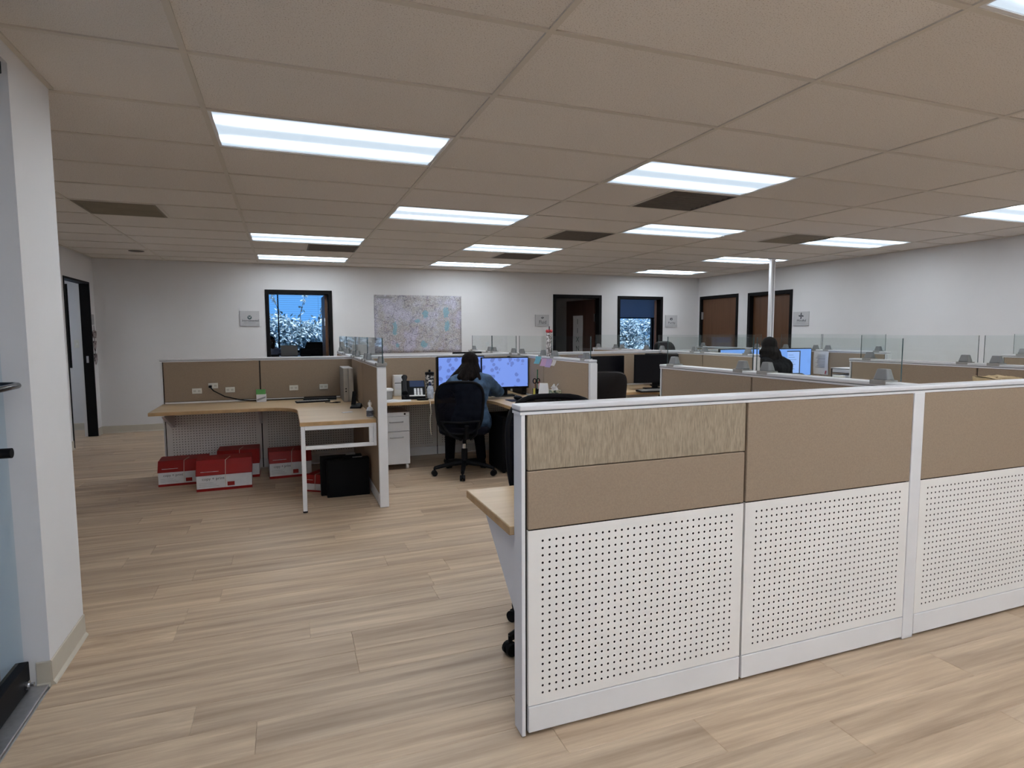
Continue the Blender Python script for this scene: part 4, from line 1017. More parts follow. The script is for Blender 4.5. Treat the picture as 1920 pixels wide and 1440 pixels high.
MB().lathe([(0.05,0),(0.055,0.004),(0.05,0.014),(0.02,0.017)], n=20, sx=1.2, sy=0.7).build('body', 'black', rb, smooth=True)
wc = tag(MB().tube([(1.345, 5.99, DZ1+0.006), (1.352, 5.93, DZ1+0.006), (1.345, 5.868, DZ1+0.006), (1.343, 5.848, DZ1-0.02), (1.352, 5.842, 0.60), (1.336, 5.842, 0.52), (1.342, 5.842, 0.44), (1.350, 5.842, 0.37)], 0.0045, 6).build('hanging_cable', 'cable_white', smooth=True), 'pale cable hanging over the front edge of the desk left of the woman', 'cable')
pc = thing('pencil_cup', (2.40, 5.62, DZ1), 'black cup crammed with pens, scissors and a green pencil', 'pencil cup')
MB().lathe([(0.040,0),(0.044,0.003),(0.046,0.105),(0.042,0.106),(0.040,0.01),(0.001,0.008)], n=18).build('cup', 'black', pc, smooth=True)
pens = [(-0.02,0.0,0.19,'wood_pen'),(0.015,-0.01,0.18,'red'),(0.028,0.012,0.20,'wood_pen'),(-0.005,0.02,0.17,'black'),(0.0,-0.025,0.16,'plastic_white'),(-0.03,-0.012,0.15,'plastic_grey'),(0.02,0.025,0.175,'wood_pen'),(0.008,0.008,0.30,'tube_green')]
for i, (px, py, hh, mt) in enumerate(pens):
    MB().tube([(px*0.5, py*0.5, 0.01), (px*1.35, py*1.35, hh)], 0.0045 if mt != 'tube_green' else 0.006, 7).build('pen', mt, pc, smooth=True)
for sx_ in (-1, 1):
    ring = [(-0.012+sx_*0.019+0.017*math.cos(a), -0.012, 0.185+0.024*math.sin(a)) for a in [k*2*math.pi/14 for k in range(15)]]
    MB().tube(ring, 0.005, 6, caps=False).build('scissor_handle', 'black', pc, smooth=True)
hl = thing('highlighter', (2.335, 5.535, DZ1), 'yellow highlighter standing upright in front of the pencil cup', 'highlighter')
MB().lathe([(0.010,0),(0.011,0.002),(0.011,0.075),(0.009,0.078)], n=12).build('barrel', 'yellow', hl, smooth=True)
MB().lathe([(0.0105,0.078),(0.0105,0.115),(0.006,0.118)], n=12).build('cap', 'yellow', hl, smooth=True)
wf = thing('picture_frame', (2.435, 5.47, DZ1), 'white card frame leaning behind the tissue box', 'frame')
Mw = Matrix.Rotation(R(-42), 3, 'Z') @ Matrix.Rotation(R(-14), 3, 'X')
MB().obox((0, 0.03, 0.085), (0.065, 0.004, 0.085), Mw).build('board', 'plastic_white', wf, bevel=0.002)
MB().obox(Vector((0, 0.03, 0.085)) + Mw @ Vector((0, -0.0045, 0)), (0.053, 0.0006, 0.073), Mw).build('card', 'paper', wf)
tb = thing('tissue_box', (2.42, 5.20, DZ1), 'dark patterned tissue box with a tissue sticking out', 'tissue box', rz=R(-6)); OFF[tb.name] = Vector()
MB().box(-0.06, 0.035, -0.05, 0.05, 0, 0.128).build('box', 'tissue_print', tb, bevel=0.002)
MB().grid(lambda u, v_: (-0.045+0.06*u+0.008*math.sin(9*v_), -0.01+0.02*math.sin(7*u+3*v_), 0.126+(0.045+0.02*math.sin(8*u))*v_), 8, 5).build('tissue', 'paper', tb, smooth=True, solid=0.001)
MB().box(-0.05, 0.02, -0.035, 0.03, 0.1282, 0.1292).build('slot', 'plastic_white', tb)
# sticky notes on divider 2 (its left face)
xf = XD2-PT-0.006
for nm, yc, zc, w, h, mt, a in (('light blue sticky note, leftmost on the divider right of the woman', 5.645, 1.100, 0.07, 0.075, 'note_blue', 12), ('pink sticky note on the divider, beside the blue note', 5.485, 1.085, 0.075, 0.078, 'note_pink', 14),
        ('violet sticky note on the divider, right of the pink note', 5.372, 1.082, 0.07, 0.082, 'note_violet', 10), ('small white note at the right end of the sticky notes', 5.275, 1.090, 0.045, 0.06, 'paper', 0)):
    n_ = MB().grid(lambda u, v_: (xf-0.002-w*0.75*(1-u)-0.02*v_*v_, yc+w*0.2*(1-u)+0.01*v_, zc+h/2-h*v_-0.006*u), 2, 6).build('sticky_note', mt, solid=0.0008)
    tag(n_, nm, 'sticky note', 'sticky notes on the divider')
# beaded tube standing on the divider rail
bt = thing('beaded_tube', (XD2, 5.54, ZR1), 'tall clear tube of grey beads with a red bow standing on the divider rail', 'ornament')
MB().lathe([(0.030,0),(0.030,0.225),(0.026,0.23)], n=14).build('tube', 'beads', bt, smooth=True)
for k in range(5):
    a = k*2*math.pi/5; MB().ball((0.022*math.cos(a), 0.022*math.sin(a), 0.252), (0.015, 0.015, 0.017), 8, 6).build('bow_loop', 'red', bt, smooth=True)
MB().tube([(0, 0, 0.23), (0.002, 0.002, 0.30)], 0.004, 6).build('wire', 'black', bt)

# ------------------------------------------------------------------ left desk things
cbx = thing('small_carton', (-0.225, 6.45, DZ1), 'small green and white carton at the back of the empty left desk', 'carton')
MB().box(-0.045, 0.045, -0.022, 0.022, 0, 0.075).build('body', 'paper', cbx)
MB().box(-0.046, 0.040, -0.018, 0.0225, 0.0755, 0.122).build('flap', 'green', cbx)
MB().prism_ax([(-0.04, 0.01), (0.04, 0.04), (0.04, 0.055), (-0.04, 0.03)], -0.0232, -0.0222, 'y').build('print', 'ink_soft', cbx)
plug = thing('black_wire', (-0.69, YS-PT-0.012, 0.86), 'black wire drooping from the upper outlet across the left desk', 'wire')
MB().box(-0.014, 0.014, -0.022, -0.0005, -0.012, 0.012).build('plug', 'black', plug, bevel=0.003)
MB().tube([(0, -0.022, 0), (0.03, -0.03, -0.04), (0.13, -0.035, -0.10), (0.27, -0.03, -0.140), (0.36, -0.03, -0.1505), (0.46, -0.03, -0.1505), (0.60, -0.03, -0.1505), (0.80, -0.03, -0.1505), (0.93, -0.035, -0.1505)], 0.0055, 6).build('cable', 'black', plug, smooth=True)
lp = thing('closed_laptop', (0.33, 6.40, DZ1), 'flat black laptop and keyboard lying at the back of the left desk', 'laptop', rz=R(-4)); OFF[lp.name] = Vector()
MB().box(-0.16, 0.16, -0.095, 0.11, 0.010, 0.026).build('lid', 'black', lp, bevel=0.004)
MB().box(-0.16, 0.16, -0.095, 0.11, 0.0, 0.0095).build('base', 'plastic_grey', lp, bevel=0.003)
kb2 = thing('keyboard', (0.20, 6.30, DZ1+0.0), 'thin black keyboard lying half over the edge of the flat laptop', 'keyboard', rz=R(6)); OFF[kb2.name] = Vector()
kb2.location = (0.25, 6.225, DZ1)
MB().box(-0.16, 0.16, -0.05, 0.05, 0, 0.014).build('body', 'black', kb2, bevel=0.003)
mb = MB()
for j in range(4):
    for i in range(13): mb.box(-0.15+i*0.0232, -0.132+i*0.0232, -0.042+j*0.0215, -0.025+j*0.0215, 0.0142, 0.018)
k_ = mb.build('keys', 'plastic_grey', kb2); k_['kind'] = 'stuff'
tc = tag(MB().tube([(0.36, 6.10, DZ1+0.005), (0.42, 6.06, DZ1+0.005), (0.46, 6.10, DZ1+0.005), (0.50, 6.07, DZ1+0.005), (0.47, 6.03, DZ1+0.005), (0.40, 6.05, DZ1+0.006)], 0.004, 6).build('loose_cable', 'black', smooth=True), 'short black cable curled on the left desk before the grey computer', 'cable')
pt = thing('desktop_computer', (0.585, 6.30, DZ1), 'slim grey desktop computer standing in the corner of the left desk', 'computer')
mat('plastic_beige', (0.36, 0.33, 0.29), 0.5, var=0.04)
MB().box(-0.048, 0.048, -0.19, 0.20, 0.0, 0.335).build('case', 'plastic_grey', pt, bevel=0.005)
MB().box(-0.047, -0.004, -0.205, -0.191, 0.004, 0.331).build('front_panel', 'plastic_beige', pt, bevel=0.003)
MB().box(0.002, 0.047, -0.205, -0.191, 0.004, 0.331).build('front_panel', 'plastic_beige', pt, bevel=0.003)
for z in (0.10, 0.125): MB().box(-0.032, -0.018, -0.2062, -0.2045, z, z+0.010).build('port', 'black', pt)
ps = thing('phone_stand', (0.60, 5.60, DZ1), 'black phone stand with an upright arm on the left desk', 'stand', rz=R(-12)); OFF[ps.name] = Vector()
MB().hexa([(-0.05,-0.08,0),(0.05,-0.08,0),(0.05,0.08,0),(-0.05,0.08,0),(-0.045,-0.075,0.016),(0.045,-0.075,0.016),(0.04,0.075,0.034),(-0.04,0.075,0.034)]).build('foot_plate', 'black', ps, bevel=0.004)
MB().hexa([(-0.048,0.02,0.02),(-0.008,0.02,0.02),(-0.008,0.05,0.02),(-0.048,0.05,0.02),(-0.035,0.045,0.145),(-0.005,0.045,0.145),(-0.005,0.062,0.145),(-0.035,0.062,0.145)]).build('arm', 'black', ps, bevel=0.004)
mat('label_dark', (0.10, 0.11, 0.14), 0.5, var=0.5, vscale=60)
lathe_thing('sanitizer_bottle', 'small clear sanitizer bottle with a white pump by the divider of the left desk', 'bottle', (0.635, 4.93, DZ1),
    [('body', [(0.024,0),(0.028,0.004),(0.028,0.058),(0.020,0.075),(0.010,0.082)], 'bottle_label'), ('label', [(0.0285,0.008),(0.0286,0.030),(0.0285,0.052)], 'label_dark'), ('collar', [(0.012,0.082),(0.012,0.098)], 'plastic_white'), ('pump', [(0.016,0.098),(0.015,0.115),(0.006,0.124),(0.006,0.134)], 'plastic_white')])
scp = tag(MB().obox((0.49, 5.28, DZ1+0.002), (0.045, 0.02, 0.0012), Matrix.Rotation(R(20), 3, 'Z')).build('paper_scrap', 'paper'), 'small scrap of pale paper near the front of the left desk', 'paper')

# ------------------------------------------------------------------ cartons under the left desk
def carton(label, loc, rz, w, d, h, lid_frac, txt=True, tilt=0.0):
    r_ = thing('paper_carton', loc, label, 'carton', 'red and white paper cartons under the left desk', rz); OFF[r_.name] = Vector()
    zl = h*(1-lid_frac)
    MB().box(-w/2, w/2, 0, d, 0.0, zl).build('body', 'box_white', r_, bevel=0.003)
    MB().box(-w/2-0.0015, w/2+0.0015, -0.0015, d+0.0015, 0.0, h*0.09).build('bottom_band', 'box_red', r_)
    MB().hexa([(-w/2-0.005,-0.005,zl-0.004),(w/2+0.005,-0.005,zl-0.004),(w/2+0.005,d+0.005,zl-0.004),(-w/2-0.005,d+0.005,zl-0.004),
               (-w/2-0.003,0.0+tilt,h),(w/2+0.003,0.0+tilt,h),(w/2+0.003,d+0.003,h),(-w/2-0.003,d+0.003,h)]).build('lid', 'box_red', r_, bevel=0.004)
    MB().tube([(-w*0.42, -0.0065, zl+0.03), (-w*0.1, -0.0065, zl+0.030)], 0.0018, 5).build('painted_highlight', 'paper', r_)  # pale strip put on the lid as a painted glint
    if txt:
        text_obj('lettering', 'copy + print', zl*0.24, Matrix.Translation((-w*0.20, -0.0012, zl*0.76)) @ Matrix.Rotation(R(90), 4, 'X'), 'ink', r_, fit=w*0.40)
        for k in range(3): MB().box(-w*0.46, -w*(0.20-0.05*k), -0.0012, -0.0002, zl*(0.50-0.10*k), zl*(0.515-0.10*k)).build('small_print', 'ink_soft', r_)
        MB().box(w*0.05, w*0.18, -0.0016, -0.0002, zl*0.25, zl*0.50).build('red_badge', 'box_red', r_)
    st_ = MB().tube([(w*0.02, -0.008, h*0.1), (w*0.02, -0.008, zl), (w*0.03, -0.003, h+0.004), (w*0.10, d*0.5, h+0.006), (w*0.10, d+0.005, h*0.8)], 0.0022, 5).build('strap', 'cable_white', r_)
    return r_
carton('red and white paper carton at the far left under the desk, strap over its lid', (-0.90, 6.13, 0), R(2), 0.40, 0.28, 0.225, 0.42, tilt=0.05)
carton('red topped paper carton in front of the others, lettering facing out', (-0.53, 5.80, 0), R(2), 0.445, 0.30, 0.265, 0.46, tilt=0.07)
carton('red paper carton standing behind the front carton', (-0.44, 6.22, 0), R(0), 0.36, 0.26, 0.275, 0.5, txt=False)
carton('red paper carton with a crossed strap beside the white desk leg', (0.025, 6.08, 0), R(3), 0.38, 0.30, 0.250, 0.40, tilt=0.05)
carton('small red and white carton beside the black cases under the left desk', (0.215, 5.43, 0), R(-35), 0.17, 0.20, 0.15, 0.5, txt=False)
# loose folded flap on the front carton
for nm, x0, x1, y0, mt, lab in (('flat_case', 0.255, 0.60, 5.255, 'black', 'rear black flat computer case leaning under the left desk'), ('flat_case', 0.300, 0.650, 5.17, 'black', 'front black flat computer case under the left desk beside the divider')):
    fc = thing(nm, ((x0+x1)/2, y0+0.035, 0), lab, 'computer case'); w = (x1-x0)/2; hh = 0.335 if 'rear' in lab else 0.325
    MB().box(-w, w, -0.032, 0.036, 0.0, hh).build('shell', 'black', fc, bevel=0.006)
    MB().box(-w+0.012, w-0.012, -0.0355, -0.0325, 0.012, hh-0.012).build('side_panel', 'black', fc, bevel=0.002)
    MB().box(0.04, 0.12, -0.012, 0.012, hh, hh+0.004).build('vent_strip', 'grey_metal', fc)

# ------------------------------------------------------------------ right side things
hp = thing('hanging_papers', (XD4-PT-0.006, 5.89, 0.82), 'typed sheets hanging on the divider beside the right bright monitor', 'papers')
MB().grid(lambda u, v_: (-0.004-0.010*math.sin(3*v_), 0.115-0.23*u, 0.30*v_), 4, 8).build('sheet', 'paper', hp, solid=0.001)
for k in range(9): MB().box(-0.0195, -0.0155, -0.07, 0.075-0.02*(k % 3), 0.09+0.02*k, 0.094+0.02*k).build('text_line', 'ink_soft', hp)
MB().obox((-0.0175, -0.085, 0.03), (0.002, 0.006, 0.022), Matrix.Rotation(R(15), 3, 'X')).build('red_mark', 'red', hp)
lt = thing('letter_tray', (6.30, 5.25, DZ1), 'stacked letter tray full of papers at the front of the right desk', 'letter tray')
for k in range(4):
    z = 0.012+0.058*k
    sh_ = MB().box(-0.13, 0.13, -0.16, 0.16, z-0.004, z).build('shelf', 'black' if k == 3 else 'grey_metal', lt)
    MB().box(-0.12, 0.12, -0.15, 0.15, z+0.0005, z+0.030+0.01*(k % 2)).build('paper_stack', 'paper', sh_)
for sx_ in (-1, 1):
    for sy in (-1, 1): MB().box(sx_*0.128-0.004, sx_*0.128+0.004, sy*0.155-0.004, sy*0.155+0.004, 0, 0.23).build('corner_post', 'black', lt)
MB().obox((0, 0, 0.236), (0.135, 0.165, 0.003)).build('top_sheet', 'paper', lt)
lathe_thing('food_tub', 'small white tub at the desk edge behind the near divider', 'tub', (6.08, 5.22, DZ1), [('body', [(0.05,0),(0.055,0.004),(0.060,0.135),(0.058,0.138)], 'plastic_white'), ('lid', [(0.064,0.138),(0.064,0.152),(0.05,0.156)], 'outlet_cream')])
bp_ = thing('paper_bag', (3.87, 2.26, zt), 'rumpled tan paper bag just showing above the foreground rail', 'bag')
def bagf(u, v_):
    a = 2*math.pi*u; q = 5
    cx = abs(math.cos(a))**(2/q)*math.copysign(1, math.cos(a)); cy = abs(math.sin(a))**(2/q)*math.copysign(1, math.sin(a))
    j_ = 0.006*math.sin(5*a+7*v_)+0.004*math.sin(11*a)
    return ((0.115+j_)*cx, (0.075+j_)*cy, 0.388*v_+0.006*math.sin(3*a)*v_)
MB().grid(bagf, 40, 10).build('bag_body', 'tan_paper', bp_, smooth=True)
MB().grid(lambda u, v_: (lambda p: (p[0]*(1-v_), p[1]*(1-v_), p[2]+0.008*math.sin(9*v_+5*u)))(bagf(u, 1.0)), 40, 3).build('folded_top', 'tan_paper', bp_)

# ------------------------------------------------------------------ wall map and signs
mp_ = thing('wall_map', (2.085, YB-0.004, 1.53), 'large printed city map pinned to the back wall', 'map')
MB().grid(lambda u, v_: (-0.72+1.44*u, -0.004*math.sin(9*u)*math.sin(5*v_)-(0.012*max(0, v_-0.93)/0.07), -0.47+0.93*v_), 24, 16).build('sheet', 'map_print', mp_, solid=0.001, smooth=True)
MB().box(-0.68, -0.43, -0.0085, -0.006, 0.405, 0.435).build('title_block', 'ink_soft', mp_)
mat('acrylic', (0.50, 0.50, 0.515), 0.25, var=0.02); mat('acrylic_lip', (0.36, 0.36, 0.38), 0.3, var=0.02)
def sign(label, axis, a0, a1, z0, z1, body, kind, fit):
    ac, zc = (a0+a1)/2, (z0+z1)/2; w, h = a1-a0, z1-z0
    if axis == 'y': loc = (ac, YB-0.002, zc); Q = lambda a, t_, z: (ac+a, YB-0.002-t_, zc+z); FM = lambda a, t_, z: face_y(ac+a, YB-0.002-t_, zc+z)
    else: loc = (XR-0.002, ac, zc); Q = lambda a, t_, z: (XR-0.002-t_, ac-a, zc+z); FM = lambda a, t_, z: face_x(XR-0.002-t_, ac-a, zc+z)
    r_ = thing('wall_sign', loc, label, 'sign', 'acrylic name signs beside the office doors')
    def bx(nm, x0, x1, t0_, t1_, b0, b1, mt):
        p, q = Q(x0, t0_, b0), Q(x1, t1_, b1)
        return MB().box(min(p[0],q[0]),max(p[0],q[0]),min(p[1],q[1]),max(p[1],q[1]),min(p[2],q[2]),max(p[2],q[2])).build(nm, mt, r_, world=True)
    bx('plate', -w/2, w/2, 0.0, 0.008, -h/2, h/2, 'acrylic')
    bx('slot_lip', -w/2+0.015, w/2, 0.0085, 0.012, -h/2+0.004, -h/2+0.010, 'acrylic_lip'); bx('slot_lip', -w/2+0.03, w/2, 0.0085, 0.012, -h/2+0.030, -h/2+0.036, 'acrylic_lip')
    bx('side_lip', -w/2, -w/2+0.006, 0.0085, 0.011, -h/2, h/2, 'acrylic_lip')
    text_obj('lettering', body, 0.05 if kind != 'leaf' else 0.085, FM(0.01, 0.0095, -0.028), 'ink', r_, fit=fit)
    bx('small_print', -w*0.30, w*0.30, 0.0085, 0.0092, -0.064, -0.058, 'ink_soft')
    def disc(ca, cz, ra, rz_, rot, mt, t_=0.009, n=16):
        P_ = []
        for k in range(n):
            a = 2*math.pi*k/n; dx, dz = ra*math.cos(a), rz_*math.sin(a)
            P_.append(Q(ca+dx*math.cos(rot)-dz*math.sin(rot), t_, cz+dx*math.sin(rot)+dz*math.cos(rot)))
        mb = MB(); mb._add(P_ + [Q(ca, t_+0.0006, cz)], [(k, (k+1) % n, n) for k in range(n)]); return mb.build('emblem', mt, r_, world=True)
    if kind == 'round': disc(0.0, 0.018, 0.030, 0.030, 0, 'logo_green'); disc(-0.008, 0.022, 0.006, 0.015, 0.4, 'acrylic', 0.0098); disc(0.008, 0.022, 0.006, 0.015, -0.4, 'acrylic', 0.0098)
    if kind == 'leaf': disc(0.02, 0.048, 0.020, 0.008, 0.7, 'ink'); disc(-0.008, 0.046, 0.016, 0.008, -0.6, 'ink'); disc(0.004, 0.06, 0.005, 0.016, 0, 'ink')
    if kind == 'arcs': disc(-0.016, 0.045, 0.014, 0.026, -0.3, 'ink'); disc(0.016, 0.048, 0.010, 0.024, 0.2, 'ink'); disc(0.008, 0.022, 0.010, 0.006, 0, 'ink')
    if kind == 'star':
        for k, a in enumerate((0.15, 1.72, 3.29, 4.86)): disc(0.026*math.cos(a+1.4), 0.045+0.028*math.sin(a+1.4), 0.026, 0.011, a+1.2, 'ink')
sign('acrylic sign with a round dark emblem beside the open office doorway', 'y', -0.594, -0.326, 1.489, 1.717, 'Interconnected', 'round', 0.225)
sign('acrylic sign with a leaf emblem left of the dark doorway with the banner', 'y', 4.148, 4.415, 1.488, 1.694, 'Fluid', 'leaf', 0.135)
sign('acrylic sign with a split round emblem right of the shaded doorway', 'y', 6.854, 7.127, 1.467, 1.702, 'Purity', 'arcs', 0.16)
sign('acrylic sign with a star emblem on the right wall', 'x', 7.118, 7.42, 1.464, 1.688, 'Mindful', 'star', 0.17)

# hanging on the left wall and the switch in the side office
wh = thing('wall_hanging', (XL+0.003, 9.68, 1.20), 'string of three dark patterned ornaments beside the left doorway', 'wall hanging')
for nm, poly in (('ornament', [(-0.07,0.13),(0.07,0.13),(0.09,0.22),(-0.02,0.24),(-0.09,0.20)]), ('ornament', [(0.0,-0.045),(0.05,0.02),(0.06,0.09),(-0.06,0.09),(-0.05,0.02)]), ('ornament', [(0.0,-0.23),(0.06,-0.17),(0.06,-0.08),(-0.06,-0.08),(-0.06,-0.17)])):
    MB().prism_ax(poly, 0.001, 0.012, 'x').build(nm, 'patterned_red', wh)
MB().tube([(0.006, 0, -0.2), (0.006, 0, 0.30)], 0.003, 5).build('string', 'black', wh)
wn = thing('wall_notice', (XL+0.002, 9.68, 1.58), 'faint pale notice above the wall hanging by the left doorway', 'notice')
MB().box(0, 0.003, -0.05, 0.05, -0.07, 0.07).build('sheet', 'acrylic', wn); MB().box(0.003, 0.004, -0.03, 0.03, -0.01, 0.01).build('print', 'ink_soft', wn)
sw = thing('switch_plate', (-2.77, 10.298, 1.245), 'cream light switch plate on the wall beyond the left doorway', 'switch')
MB().box(-0.035, 0.035, -0.006, 0, -0.057, 0.057).build('plate', 'outlet_cream', sw, bevel=0.002); MB().box(-0.006, 0.006, -0.012, -0.006, -0.012, 0.012).build('toggle', 'plastic_white', sw)

# ------------------------------------------------------------------ office behind the open left doorway
od = thing('office_desk', (0.05, 11.55, 0), 'grey fronted desk inside the office behind the left doorway', 'desk')
MB().box(-0.75, 0.75, -0.35, 0.35, 0.945, 0.975).build('desktop', 'white_metal', od, bevel=0.003)
MB().box(-0.74, 0.74, -0.33, -0.31, 0.02, 0.945).build('front_panel', 'base_white', od)
for sx_ in (-1, 1): MB().box(sx_*0.73-0.015, sx_*0.73+0.015, -0.31, 0.33, 0.0, 0.945).build('side_panel', 'base_white', od)
pr_ = thing('desk_printer', (0.47, 11.42, 0.975), 'black printer on the desk in the left office', 'printer')
MB().box(-0.20, 0.20, -0.17, 0.17, 0.0, 0.15).build('body', 'black', pr_, bevel=0.02)
MB().hexa([(-0.12,-0.10,0.15),(0.20,-0.10,0.15),(0.20,0.15,0.15),(-0.12,0.15,0.15),(-0.08,-0.06,0.255),(0.19,-0.06,0.255),(0.19,0.14,0.255),(-0.08,0.14,0.255)]).build('feeder', 'black', pr_, bevel=0.008)
MB().box(-0.19, -0.02, -0.24, -0.17, 0.02, 0.035).build('tray', 'black', pr_)
lt2 = thing('open_laptop', (0.05, 11.48, 0.975), 'open grey laptop lid in the left office', 'laptop')
MB().box(-0.14, 0.14, -0.02, 0.18, 0, 0.014).build('base', 'black', lt2)
MB().hexa([(-0.14,-0.035,0.012),(0.14,-0.035,0.012),(0.14,-0.022,0.012),(-0.14,-0.022,0.012),(-0.14,-0.085,0.20),(0.14,-0.085,0.20),(0.14,-0.075,0.20),(-0.14,-0.075,0.20)]).build('lid', 'plastic_grey', lt2, bevel=0.003)
lt2.location = (0.09, 11.46, 0.975)
kb3 = thing('desk_tray', (-0.20, 11.33, 0.975), 'black tray at the edge of the desk in the left office', 'tray')
MB().box(-0.12, 0.12, -0.06, 0.06, 0, 0.012).build('base', 'black', kb3); MB().box(-0.12, 0.12, -0.06, -0.054, 0.012, 0.04).build('lip', 'black', kb3); MB().box(-0.12, 0.12, 0.054, 0.06, 0.012, 0.04).build('lip', 'black', kb3)

# ------------------------------------------------------------------ shrubs outside
def shrub(label, c, rad, n, ls, twigs):
    r_ = thing('shrub', (c[0], c[1], -0.125), label, 'shrub', 'shrubs outside the office windows')
    mb = MB(); rnd = random.Random(int(c[0]*100)+n)
    def leaf(p):
        d = Vector((rnd.gauss(0,1), rnd.gauss(0,1), rnd.gauss(0,1))).normalized(); e = d.orthogonal().normalized(); k = ls*(0.6+0.8*rnd.random())
        a, b = d*k, e*k*0.45; m_ = Vector(p)
        mb._add([m_-a, m_+b-a*0.1, m_+a, m_-b-a*0.1], [(0,1,2,3)])
    clumps = [(c[0]+rad[0]*0.75*rnd.uniform(-1,1), c[1]+rad[1]*0.6*rnd.uniform(-1,1), rad[2]*(0.25+0.62*rnd.random()), 0.28+0.22*rnd.random()) for _ in range(26)]
    for k in range(n):
        q = clumps[k % 26]; d = Vector((rnd.gauss(0,1), rnd.gauss(0,1), rnd.gauss(0,1))).normalized()*q[3]*(0.5+0.5*rnd.random())
        leaf((q[0]+d.x, q[1]+d.y, max(0.05, q[2]+d.z)-0.0))
    tw = []
    for (tx, tz, dx) in twigs:
        tw.append(((tx-0.2*dx, c[1], rad[2]*0.6), (tx, c[1]-0.1, tz*0.8), (tx+dx, c[1]-0.15, tz)))
        for k in range(26):
            u = rnd.random(); leaf((tx+dx*u+rnd.gauss(0,0.03), c[1]-0.1+rnd.gauss(0,0.05), tz*(0.78+0.22*u)+rnd.gauss(0,0.02)))
    f_ = mb.build('foliage', 'leaf', r_, world=True); f_['kind'] = 'stuff'
    for k in range(7):
        a = rnd.uniform(0, 6.28); q = clumps[k]
        MB().tube([(c[0]+0.1*math.cos(a), c[1]+0.1*math.sin(a), -0.125), ((c[0]+q[0])/2, (c[1]+q[1])/2, q[2]*0.5), q[:3]], [0.03, 0.02, 0.008], 6).build('branch', 'bark', r_, world=True)
    for p in tw: MB().tube(p, [0.010, 0.007, 0.004], 5).build('twig', 'bark', r_, world=True)
shrub('large leafy shrub with tall twigs outside the left office window', (0.05, 14.6, 0), (0.95, 0.55, 1.75), 7000, 0.05, [(-0.05, 2.25, -0.15), (-0.25, 2.1, -0.15), (0.38, 2.30, 0.12), (0.75, 2.0, 0.12)])
shrub('lower pale shrub outside the right part of the left office window', (1.25, 16.4, 0), (0.75, 0.5, 1.75), 5000, 0.05, [])
shrub('leafy shrub outside the left part of the shaded office window', (8.75, 14.6, 0), (0.8, 0.5, 1.8), 5500, 0.055, [])
shrub('leafy shrub outside the right part of the shaded office window', (10.6, 16.3, 0), (0.85, 0.5, 1.95), 5500, 0.055, [])

